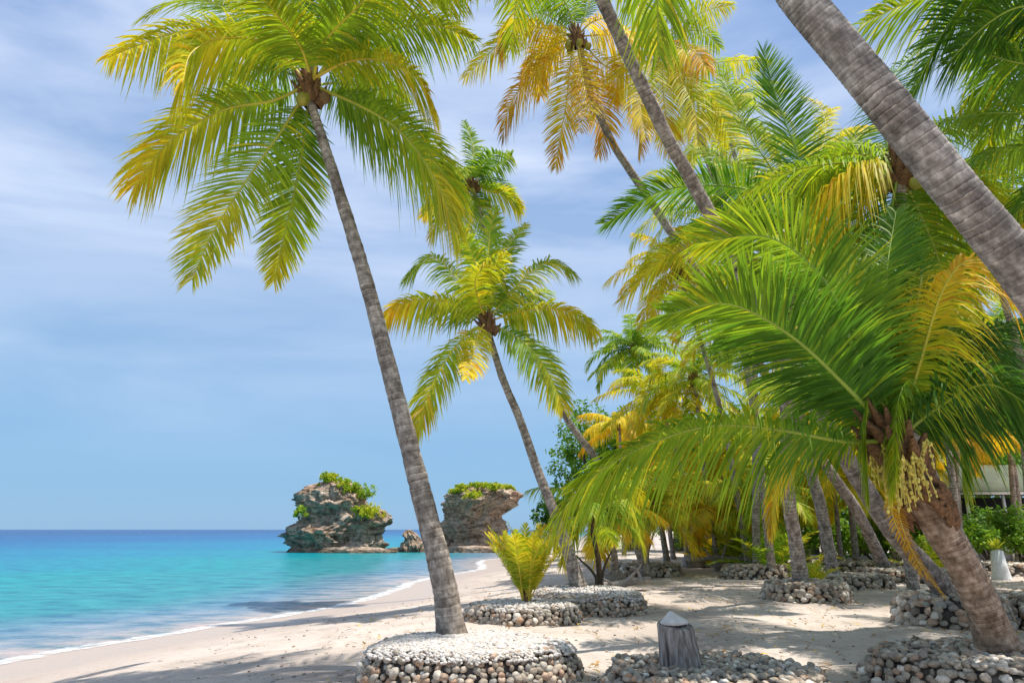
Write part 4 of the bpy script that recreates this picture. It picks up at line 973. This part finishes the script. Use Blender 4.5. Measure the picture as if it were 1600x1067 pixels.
# ------------------------------------------------------------------ stump
p = at(1065, 1036, 8.05); p.z = land(p.x, p.y) + .24
st = thing('tree_stump', p, 'cut grey tree stump standing on the dark cobble mound, white stone on its top', 'tree stump')
V, Q = [], []; S_ = 28; hs = [-.1, 0, .1, .22, .34, .43, .455, .458]; rs = [.245, .235, .225, .21, .2, .195, .185, .01]
for j, (z, r_) in enumerate(zip(hs, rs)):
    for i in range(S_):
        a = 2 * math.pi * i / S_; w_ = 1 + .06 * noise.noise(Vector((math.cos(a) * 3, math.sin(a) * 3, 0))) + .05 * math.sin(a * 7) * .5 + .03 * noise.noise(Vector((math.cos(a) * 9, math.sin(a) * 9, z * 2)))
        V.append((math.cos(a) * r_ * w_ - z * .10, math.sin(a) * r_ * w_, z + (0.03 * math.cos(a - 2) if j >= 4 else 0)))
for j in range(len(hs) - 1):
    for i in range(S_): Q.append((j * S_ + i, j * S_ + (i + 1) % S_, (j + 1) * S_ + (i + 1) % S_, (j + 1) * S_ + i))
m, N, L, P = mat('stump_wood')
tcx = nd(N, 'ShaderNodeTexCoord'); mpx = nd(N, 'ShaderNodeMapping'); mpx.inputs['Scale'].default_value = (1, 1, .12); L.new(tcx.outputs['Object'], mpx.inputs[0])
n1 = nd(N, 'ShaderNodeTexNoise', i_Scale=22.0, i_Detail=6.0, i_Roughness=.65); L.new(mpx.outputs[0], n1.inputs['Vector'])
r = ramp(N, [(.33, (.045, .035, .03)), (.45, (.19, .16, .14)), (.56, (.33, .295, .27)), (.68, (.47, .44, .41))]); L.new(n1.outputs[0], r.inputs[0]); L.new(r.outputs[0], P.inputs['Base Color']); P.inputs['Roughness'].default_value = .9
bump(N, L, n1.outputs[0], 1.0, .03, P)
obj('stump_body', new_mesh('stump', V, Q, m), st)
def cap_mesh():
    V, Q = [], []; pr = [(0, .01), (0, .155), (.02, .165), (.05, .125), (.09, .07), (.125, .025), (.135, .004)]
    for j, (z, r_) in enumerate(pr):
        for i in range(14):
            a = 2 * math.pi * i / 14; w_ = 1 + .12 * noise.noise(Vector((math.cos(a) * 2, math.sin(a) * 2, z * 9)))
            V.append((math.cos(a) * r_ * w_ - z * .3, math.sin(a) * r_ * .8 * w_, z))
    for j in range(len(pr) - 1):
        for i in range(14): Q.append((j * 14 + i, j * 14 + (i + 1) % 14, (j + 1) * 14 + (i + 1) % 14, (j + 1) * 14 + i))
    return new_mesh('white_stone', V, Q, M_CAP)
cp = obj('white_stone', cap_mesh()); cp.location = p + Vector((-.05, 0, .462)); cp.rotation_euler = (.04, -.05, .3)
tag(cp, 'pale pointed coral stone lying on top of the stump', 'stone')

# ------------------------------------------------------------------ sea stacks
def stack(label, rows, Y, bulge, parent=None, name='sea_stack', tall=True, depth=.75, seed=0, amp=1.0):
    """rows: (py, left px, right px) from the water up"""
    prof = [(at((a + b) / 2, py, Y), (b - a) / 2 * Y / 1000.0) for py, a, b in rows]
    cen = Vector((prof[0][0].x, Y, 0))
    o = []
    n = 100; S_ = 170; V, C = [], []
    for j in range(n + 1):
        s = j / n
        s2 = s * (len(prof) - 1); k = min(int(s2), len(prof) - 2); t = s2 - k; t = t * t * (3 - 2 * t)
        cx = prof[k][0].x * (1 - t) + prof[k + 1][0].x * t; z = prof[k][0].z * (1 - t) + prof[k + 1][0].z * t; r_ = (prof[k][1] * (1 - t) + prof[k + 1][1] * t)
        if j == 0: z = -.8
        for i in range(S_):
            a = 2 * math.pi * i / S_; d = Vector((math.cos(a), math.sin(a), 0))
            q = Vector((d.x * 1.6, d.y * 1.6, z * .5)) + Vector((seed, 0, 0))
            strata = noise.noise(Vector((d.x * .8 + seed, d.y * .8, z * 1.5))) * .2
            ridg = (1 - abs(noise.noise(Vector((d.x * 2.6 + seed, d.y * 2.6, z * .8)))) * 2.4) * .15
            fine = noise.noise(Vector((d.x * 6, d.y * 6, z * 1.7 + seed))) * .14 + abs(noise.noise(Vector((d.x * 11, d.y * 11, z * 3 + seed)))) * -.16 + noise.noise(Vector((d.x * 24, d.y * 24, z * 7 + seed))) * .06
            w_ = 1 + amp * (strata + ridg - .05 + fine)
            zz = z + amp * .25 * noise.noise(Vector((d.x * 3, d.y * 3, z + seed * 2)))
            V.append((cx - cen.x + d.x * r_ * w_, d.y * r_ * depth * w_, zz))
            f = 1.0
            if z < .35: f = .55
            C.append((f, f, f, 1))
    for i in range(1): pass
    top = len(V); cxt = prof[-1][0].x - cen.x; V.append((cxt, 0, V[-1][2] + .3)); C.append((1, 1, 1, 1))
    i_ = np.arange(n * S_); nx = np.where((i_ % S_) == S_ - 1, i_ - S_ + 1, i_ + 1)
    Q = np.stack([i_, nx, nx + S_, i_ + S_], 1)
    loops = list(Q.ravel()); starts = list(range(0, len(loops), 4))
    for i in range(S_): starts.append(len(loops)); loops += [n * S_ + i, n * S_ + (i + 1) % S_, top]
    ob = obj(name, new_mesh(name, V, (loops, starts), M_ROCK, {'Col': C}, smooth=False)); ob.location = cen
    if parent:
        ob.parent = parent; ob.location = cen - parent.location; return ob
    return tag(ob, label, 'rock', 'rocks in the sea')
stack('larger left sea stack with overhanging ledges and bushes on its top', [(864, 455, 560), (848, 462, 566), (836, 449, 562), (828, 456, 566), (816, 474, 572), (803, 480, 572), (794, 478, 570), (783, 470, 568), (770, 472, 562), (760, 482, 555), (754, 498, 542)], 80, 1, seed=2)
stack('', [(864, 535, 600), (850, 532, 597), (835, 536, 592), (822, 536, 600), (810, 538, 607), (800, 545, 602), (792, 555, 585)], 79.3, 1, parent=bpy.data.objects['sea_stack'], name='shoulder', seed=7)
stack('mushroom shaped right sea stack with grassy flat top and undercut neck', [(866, 688, 788), (850, 692, 782), (838, 692, 784), (826, 692, 784), (814, 699, 781), (804, 700, 779), (797, 698, 784), (789, 694, 798), (780, 698, 805), (773, 704, 807), (767, 712, 800), (763, 724, 792)], 82, 1, seed=9, amp=.8)
stack('low flat reef ledge joining the two sea stacks', [(865, 588, 705), (861, 592, 702), (857, 600, 690)], 79, 1, name='reef', depth=.16, seed=4, amp=.6)
stack('flat pale rock shelf at the foot of the right stack', [(867, 680, 806), (861, 684, 800), (856, 690, 790)], 77, 1, name='reef', depth=.2, seed=14, amp=.6)
stack('low rock apron along the foot of the left stack', [(866, 500, 610), (861, 505, 604), (857, 512, 590)], 76, 1, name='reef', depth=.14, seed=24, amp=.6)
stack('small lone rock pinnacle between the two sea stacks', [(862, 628, 662), (850, 631, 660), (842, 636, 656), (836, 632, 652), (830, 634, 646)], 79, 1, name='rock_pinnacle', depth=.9, seed=6, amp=1.3)

# ------------------------------------------------------------------ bushes and broadleaf trees
def leaf_cloud(blobs, n, leaf, t0, tr, rg, org, flat=.75, edge=.5):
    """leaf-sized quads through a few lumps; blobs = (centre, radius)"""
    c, r_ = np.array([tuple(b[0]) for b in blobs]), np.array([b[1] for b in blobs])
    w = r_ ** 2.2; w /= w.sum()
    k = rg.choice(len(blobs), n, p=w)
    d = rg.normal(size=(n, 3)); d /= np.linalg.norm(d, axis=1)[:, None]
    # twigs: leaves gather round random sub-centres, leaving gaps
    m = max(6, n // 18); kk = rg.choice(len(blobs), m, p=w); dd = rg.normal(size=(m, 3)); dd /= np.linalg.norm(dd, axis=1)[:, None]
    sub = c[kk] + dd * (r_[kk] * rg.uniform(edge, 1.0, m))[:, None] * np.array([1, 1, flat]); rs = r_[kk] * .22
    pick = rg.randint(0, m, n)
    P_ = sub[pick] + rg.normal(size=(n, 3)) * rs[pick][:, None] * .55
    nn = rg.normal(size=(n, 3)) + np.array([0, 0, .7]) + dd[pick] * .5; nn /= np.linalg.norm(nn, axis=1)[:, None]
    u = np.cross(nn, rg.normal(size=(n, 3))); u /= np.linalg.norm(u, axis=1)[:, None]; v = np.cross(nn, u)
    s = leaf * rg.uniform(.6, 1.3, n)[:, None]
    V = np.stack([P_ - u * s, P_ + v * s * .45 + nn * s * .1, P_ + u * s, P_ - v * s * .45 + nn * s * .1], 1).reshape(-1, 3) - np.array(tuple(org))
    Q = np.arange(n * 4).reshape(n, 4)
    tcol = t0 + rg.uniform(-tr, tr, m)[pick] + rg.uniform(-.15, .15, n)
    C = np.repeat(tone(np.clip(tcol, 0, 3)), 4, axis=0) * np.repeat(rg.uniform(.8, 1.15, n), 4)[:, None]
    return V, Q, {'Col': np.c_[C, np.ones(len(C))]}
def broad_tree(label, px, py, y, height, rad, t0=.7, n=5000, leaf=.16, group='broadleaf trees behind the palms', name='broadleaf_tree', cat='tree'):
    SEED[0] += 13; rg = np.random.RandomState(SEED[0]); p = at(px, py, y); p.z = land(p.x, p.y)
    o = thing(name, p, label, cat, group)
    top = p + Vector((rg.uniform(-.4, .4), 0, height * .6))
    V, Q = tube_arrays(catmull([p, p + Vector((.1, .1, height * .3)), top], 8), np.linspace(.22, .08, 8) * rad / 2.2, 8)
    blobs = []
    for i in range(9):
        a = i * 2.4; rr_ = rad * (.25 + .5 * (i % 3) / 2)
        b = p + Vector((math.cos(a) * rr_, math.sin(a) * rr_, height * (.35 + .5 * ((i * 5) % 9) / 9)))
        blobs.append((b, rad * rg.uniform(.38, .6)))
        v_, q_ = tube_arrays(catmull([p + Vector((0, 0, height * .3)), (p + b) / 2 + Vector((0, 0, height * .12)), b], 5), np.linspace(.1, .02, 5) * rad / 2.2, 5)
        Q += [tuple(x + len(V) for x in f) for f in q_]; V += v_
    obj('trunk', new_mesh('tree_trunk', [tuple(v - p) for v in V], Q, M_TWIG), o)
    V, Q, A = leaf_cloud(blobs, n, leaf, t0, .45, rg, p)
    obj('crown', new_mesh('crown', V, Q, M_BUSH, A, smooth=False), o, 'stuff')
    return o
def shrub(label, wp, rad, t0, n=1200, leaf=.08, hgt=None, group=None, name='shrub', stems=True, tr=.3):
    SEED[0] += 13; rg = np.random.RandomState(SEED[0]); p = Vector(wp); hgt = hgt or rad * 1.2
    o = thing(name, p, label, 'shrub', group)
    blobs = [(p + Vector((rg.uniform(-.5, .5) * rad, rg.uniform(-.5, .5) * rad, hgt * rg.uniform(.3, .8))), rad * rg.uniform(.4, .65)) for _ in range(5)]
    V, Q = [], []
    for b, _ in blobs:
        v_, q_ = tube_arrays(catmull([p - Vector((0, 0, .1)), (p + b) / 2 + Vector((.05, 0, 0)), b], 4), [.04 * rad, .03 * rad, .02 * rad, .01 * rad], 5)
        Q += [tuple(x + len(V) for x in f) for f in q_]; V += [tuple(x - p) for x in v_]
    obj('stems', new_mesh('stems', V, Q, M_TWIG), o)
    V, Q, A = leaf_cloud(blobs, n, leaf, t0, tr, rg, p, edge=.2)
    obj('leaves', new_mesh('leaves', V, Q, M_BUSH, A, smooth=False), o, 'stuff')
    return o
G1 = 'shrubs on the sea stacks'
def onstack(px, py, rad, lab, t0=1.9, n=900, Y=79, h=None, leaf=.14): shrub(lab, at(px, py + 3, Y), rad * 1.25, t0 + .15, int(n * 1.4), leaf, h, G1, name='stack_shrub')
onstack(515, 760, 1.3, 'rounded bright green bush at the very top of the left stack', 2.0, h=1.9, n=1500)
onstack(540, 768, 1.2, 'olive bush on the middle of the left stack crest', 2.0)
onstack(565, 778, 1.5, 'green tree-like bush leaning off the right of the left stack crest', 1.6, h=2.4)
onstack(497, 764, .8, 'small tuft at the left end of the crest of the left stack', 2.0, n=400)
onstack(467, 808, .95, 'green bush clinging to the seaward left side of the left stack', 1.7, n=500, Y=77)
onstack(573, 806, 1.4, 'dry brownish bush on the lower right shoulder of the left stack', 2.3, Y=77, h=1.2)
onstack(560, 800, 1.0, 'low green tuft on the shoulder below the crest of the left stack', 2.0, n=400, Y=76.5, h=.8)
onstack(735, 775, 1.0, 'yellow-green tuft hanging over the front of the mushroom stack', 2.2, h=.5, n=500, Y=76.5)
def grass_cap(stack_o, px0, px1, pyt, Y, n, t0, name='grass_cap'):
    SEED[0] += 7; rg = np.random.RandomState(SEED[0]); blobs = []
    for i in range(26):
        f = (i + .5) / 26; x = px0 + (px1 - px0) * f; edge_ = 9 * (2 * f - 1) ** 4
        blobs.append((at(x, pyt + edge_ + rg.uniform(-2, 3), Y + rg.uniform(-3.0, 0.8) * math.sqrt(max(0, 1 - (2 * f - 1) ** 2))), rg.uniform(.45, .8)))
    V, Q, A = leaf_cloud(blobs, n, .11, t0, .35, rg, stack_o.location, flat=.45, edge=.1)
    obj(name, new_mesh(name, V, Q, M_BUSH, A, smooth=False), stack_o, 'stuff')
grass_cap(bpy.data.objects['sea_stack.001'], 708, 801, 758, 81.0, 13000, 2.15)
grass_cap(bpy.data.objects['sea_stack'], 550, 598, 797, 78.5, 2200, 2.5)
# shrub leaves seen left of the middle trunk
broad_tree('dark green leafy tree low behind the middle palm trunk', 868, 845, 60, 5.2, 2.2, .6, 2600, .2)
TR = [(925, 850, 62, 13.5, 4.2, 1.2), (985, 850, 60, 13, 4.2, 1.5), (1060, 850, 58, 13, 4.5, 1.3), (1130, 852, 56, 12, 4.5, 1.2), (1200, 852, 54, 12, 4.5, 1.3),
      (1270, 852, 50, 12, 4.5, 1.0), (1345, 852, 48, 12, 4.5, 1.2), (1420, 852, 46, 12, 4.4, .9), (1500, 850, 48, 13, 4.6, 1.1), (1590, 850, 48, 13.5, 4.8, 1.0), (1680, 850, 46, 13, 4.8, 1.0)]
TL = ['at the left end of the far tree row behind the small golden palm', 'second from the left in the far tree row, right of the golden palm', 'third tree of the far row, behind the green mid distance palm',
      'fourth tree of the far row, above the small yellow palm', 'fifth tree of the far row, left of the paired trunks', 'sixth tree of the far row, behind the paired trunks', 'seventh tree of the far row, behind the leaning grey trunk',
      'eighth tree of the far row, behind the neck of the near palm', 'ninth tree of the far row, left behind the hut', 'tenth tree of the far row, right behind the hut', 'last tree of the far row, cut by the right edge']
for (a, b, y, h_, r_, t_), lab in zip(TR, TL): broad_tree('broadleaf tree ' + lab, a, b, y, h_, r_, t_, 6500, .2)
G2 = 'low bushes at the grove floor'
for px, py, y, rad, t_, lab in ((1010, 858, 50, 1.9, 1.0, 'round bush on the far white sand under the golden palm'), (1075, 858, 44, 1.8, 1.3, 'green bush behind the far pebble bank'),
      (1140, 860, 40, 1.8, 1.3, 'bush at the back of the arching yellow palm'), (1225, 860, 38, 1.7, .9, 'dark bush behind the paired trunks on their left'), (1300, 860, 36, 1.6, .8, 'dark bush behind the paired trunks on their right'),
      (1370, 860, 34, 1.5, .9, 'bush behind the leaning grey trunk'), (1500, 856, 27.5, 1.1, .9, 'leafy green bush at the left of the white pot trunk'), (1590, 850, 29, 1.4, .8, 'broad dark bush at the right of the white pot trunk'),
      (1430, 860, 32, 1.5, .8, 'bush left of the hut behind the brown neck'), (1545, 850, 36, 1.6, .6, 'bush directly under the hut wall')):
    p = at(px, py, y); p.z = land(p.x, p.y); shrub(lab, p, rad * 1.35, t_ + .3, 3600, .11, rad * 1.9, G2, name='bush')

for px, lab in ((1110, 'tall hedge-like bush closing the far gap behind the lime palm'), (1185, 'tall bush closing the far gap left of the paired trunks'), (1255, 'tall bush closing the far gap behind the upright trunk'), (1335, 'tall bush closing the far gap behind the leaning trunks'), (1415, 'tall bush closing the far gap behind the near palm')):
    p = at(px, 856, 43); p.z = land(p.x, p.y); shrub(lab, p, 3.0, 1.2, 5200, .16, 5.0, 'tall bushes far behind the palms', name='tall_bush')
# ------------------------------------------------------------------ hut
def box(x0, x1, y0, y1, z0, z1):
    V = [(x, y, z) for z in (z0, z1) for y in (y0, y1) for x in (x0, x1)]
    return V, [(0, 2, 3, 1), (4, 5, 7, 6), (0, 1, 5, 4), (2, 6, 7, 3), (0, 4, 6, 2), (1, 3, 7, 5)]
def boxes(name, lst, mat_, parent):
    V, Q = [], []
    for b in lst:
        v, q = box(*b); Q += [tuple(i + len(V) for i in f) for f in q]; V += v
    return obj(name, new_mesh(name, V, Q, mat_, smooth=False), parent)
YH = 38; a = at(1505, 800, YH); hx0, hz = a.x, land(a.x + 3, YH)
hut = thing('beach_hut', (hx0, YH, hz), 'low beach hut with grey-green sloping roof and white fascia among the palms', 'hut')
WD = 6.5; e_z = at(1505, 772, YH).z - hz; r_z = at(1550, 728, YH + 2).z - hz
boxes('back_wall', [(0.3, WD, 3.9, 4.0, 0, e_z)], M_WALL, hut)
boxes('front_wall', [(0.3, WD, 0.3, 0.4, 0, 1.0)], M_WALL, hut)
for x in (0.4, 2.4, 4.4, 6.3): boxes('post', [(x - .06, x + .06, .1, .22, 0, e_z)], M_WHITE, hut)
boxes('interior_shade', [(0.4, WD - .1, 3.5, 3.88, 0, e_z - .05)], M_DARK, hut)  # dark slab before the back wall stands in for shade under the roof
boxes('fascia', [(-.15, WD + .2, -.14, -.08, e_z - .02, e_z + .13)], M_WHITE, hut)
V = [(-.2, -.2, e_z + .1), (WD + .2, -.2, e_z + .1), (WD - .9, 2, r_z), (1.3, 2, r_z), (-.2, 4.2, e_z + .1), (WD + .2, 4.2, e_z + .1)]
V += [(x, y, z + .06) for x, y, z in V]
obj('roof', new_mesh('roof', V, ([0, 3, 2, 1, 4, 5, 2, 3, 0, 4, 3, 1, 2, 5, 6, 7, 8, 9, 10, 9, 8, 11, 6, 9, 10, 7, 11, 8, 0, 1, 7, 6, 1, 5, 11, 7, 5, 4, 10, 11, 4, 0, 6, 10],
     [0, 4, 8, 11, 14, 18, 22, 25, 28, 32, 36, 40]), M_ROOF, smooth=False), hut)
# white pot trunk with bromeliad
p = at(1556, 853, 25.5); p.z = land(p.x, p.y)
pt = thing('planter_post', p, 'white tapered stump with a tuft of spiky yellow-green leaves on top', 'planter')
v_, q_ = tube_arrays([Vector((0, 0, -.05)), Vector((0, 0, .4)), Vector((0, 0, .95)), Vector((0, 0, 1.02))], [.33, .25, .19, .02], 14)
obj('stump_body', new_mesh('white_stump', [tuple(v) for v in v_], q_, M_WHITE), pt)
V, Q, C = [], [], []; rg = random.Random(2)
for i in range(26):
    a = i * 2.4; el = R(rg.uniform(25, 80)); d = Vector((math.cos(a) * math.cos(el), math.sin(a) * math.cos(el), math.sin(el))); s = Vector((-math.sin(a), math.cos(a), 0)); b = len(V); ln = rg.uniform(.35, .6)
    for k, w_ in ((0, .03), (.5, .045), (1, .004)):
        q = Vector((0, 0, 1.0)) + d * ln * k - Vector((0, 0, .12 * k * k)); V += [tuple(q + s * w_), tuple(q - s * w_)]; C += [(.5, .55, .04, 1)] * 2
    Q += [(b, b + 1, b + 3, b + 2), (b + 2, b + 3, b + 5, b + 4)]
obj('leaves', new_mesh('spiky_leaves', V, Q, M_BUSH, {'Col': C}, smooth=False), pt)

# ------------------------------------------------------------------ driftwood and dead sapling
def branches(name, label, cat, p, lines, mat_):
    o = thing(name, p, label, cat)
    for pts, r0, r1 in lines:
        q = catmull([p + Vector(x) for x in pts], 12); rr_ = [r0 + (r1 - r0) * i / 11 for i in range(12)]
        q = [v + Vector((noise.noise(v * 3), noise.noise(v * 3 + Vector((5, 0, 0))), noise.noise(v * 3 + Vector((9, 0, 0))))) * .05 for v in q]
        v_, q_ = tube_arrays(q, rr_, 8); obj('branch', new_mesh('branch', [tuple(v - p) for v in v_], q_, mat_), o)
    return o
p = at(985, 905, 21); p.z = land(p.x, p.y)
branches('driftwood', 'bleached driftwood log with broken limbs lying right behind the middle planter', 'driftwood', p,
         [([(-.9, 0, .08), (-.2, .1, .18), (.6, 0, .3)], .13, .09), ([(-.1, 0, .2), (.1, -.1, .5), (.35, -.1, .75)], .06, .02), ([(.3, 0, .25), (.2, .1, .55), (-.05, .1, .7)], .05, .015), ([(-.5, 0, .12), (-.8, -.2, .35)], .05, .015)], M_WOOD)
p = at(1120, 872, 29); p.z = land(p.x, p.y) + .3
branches('driftwood', 'tangle of pale dead branches on the far pebble bank', 'driftwood', p,
         [([(-1.2, 0, .1), (0, .1, .3), (1.2, 0, .2)], .1, .06), ([(.2, 0, .2), (.5, .1, .8), (1.0, 0, 1.2)], .06, .02), ([(-.2, 0, .2), (-.5, .1, .7)], .05, .02), ([(.8, 0, .2), (1.3, .1, .6), (1.5, 0, .9)], .05, .015)], M_WOOD)
p = at(934, 908, 18.2); p.z = 1.0
branches('dead_sapling', 'dark forked dead stems beside the short palm in the middle planter', 'dead sapling', p,
         [([(0, 0, -.1), (-.1, 0, .35), (-.55, 0, .75)], .05, .02), ([(0.05, 0, -.1), (.15, 0, .4), (.35, 0, .85)], .05, .02)], M_TWIG)
p = at(950, 893, 21.5); p.z = land(p.x, p.y)
for i, (px, py, y, r_, lab) in enumerate(((960, 880, 24, .35, 'reddish rock standing on the sand behind the driftwood'), (1083, 866, 33, .5, 'grey boulder on the far sand left of the yellow young palm'))):
    q = at(px, py, y); q.z = land(q.x, q.y) + r_ * .3
    b = obj('boulder', blob_mesh('boulder', (r_, r_ * .8, r_ * .8), M_WOOD, 14, 9, i * 5, .25)); b.location = q; tag(b, lab, 'boulder')
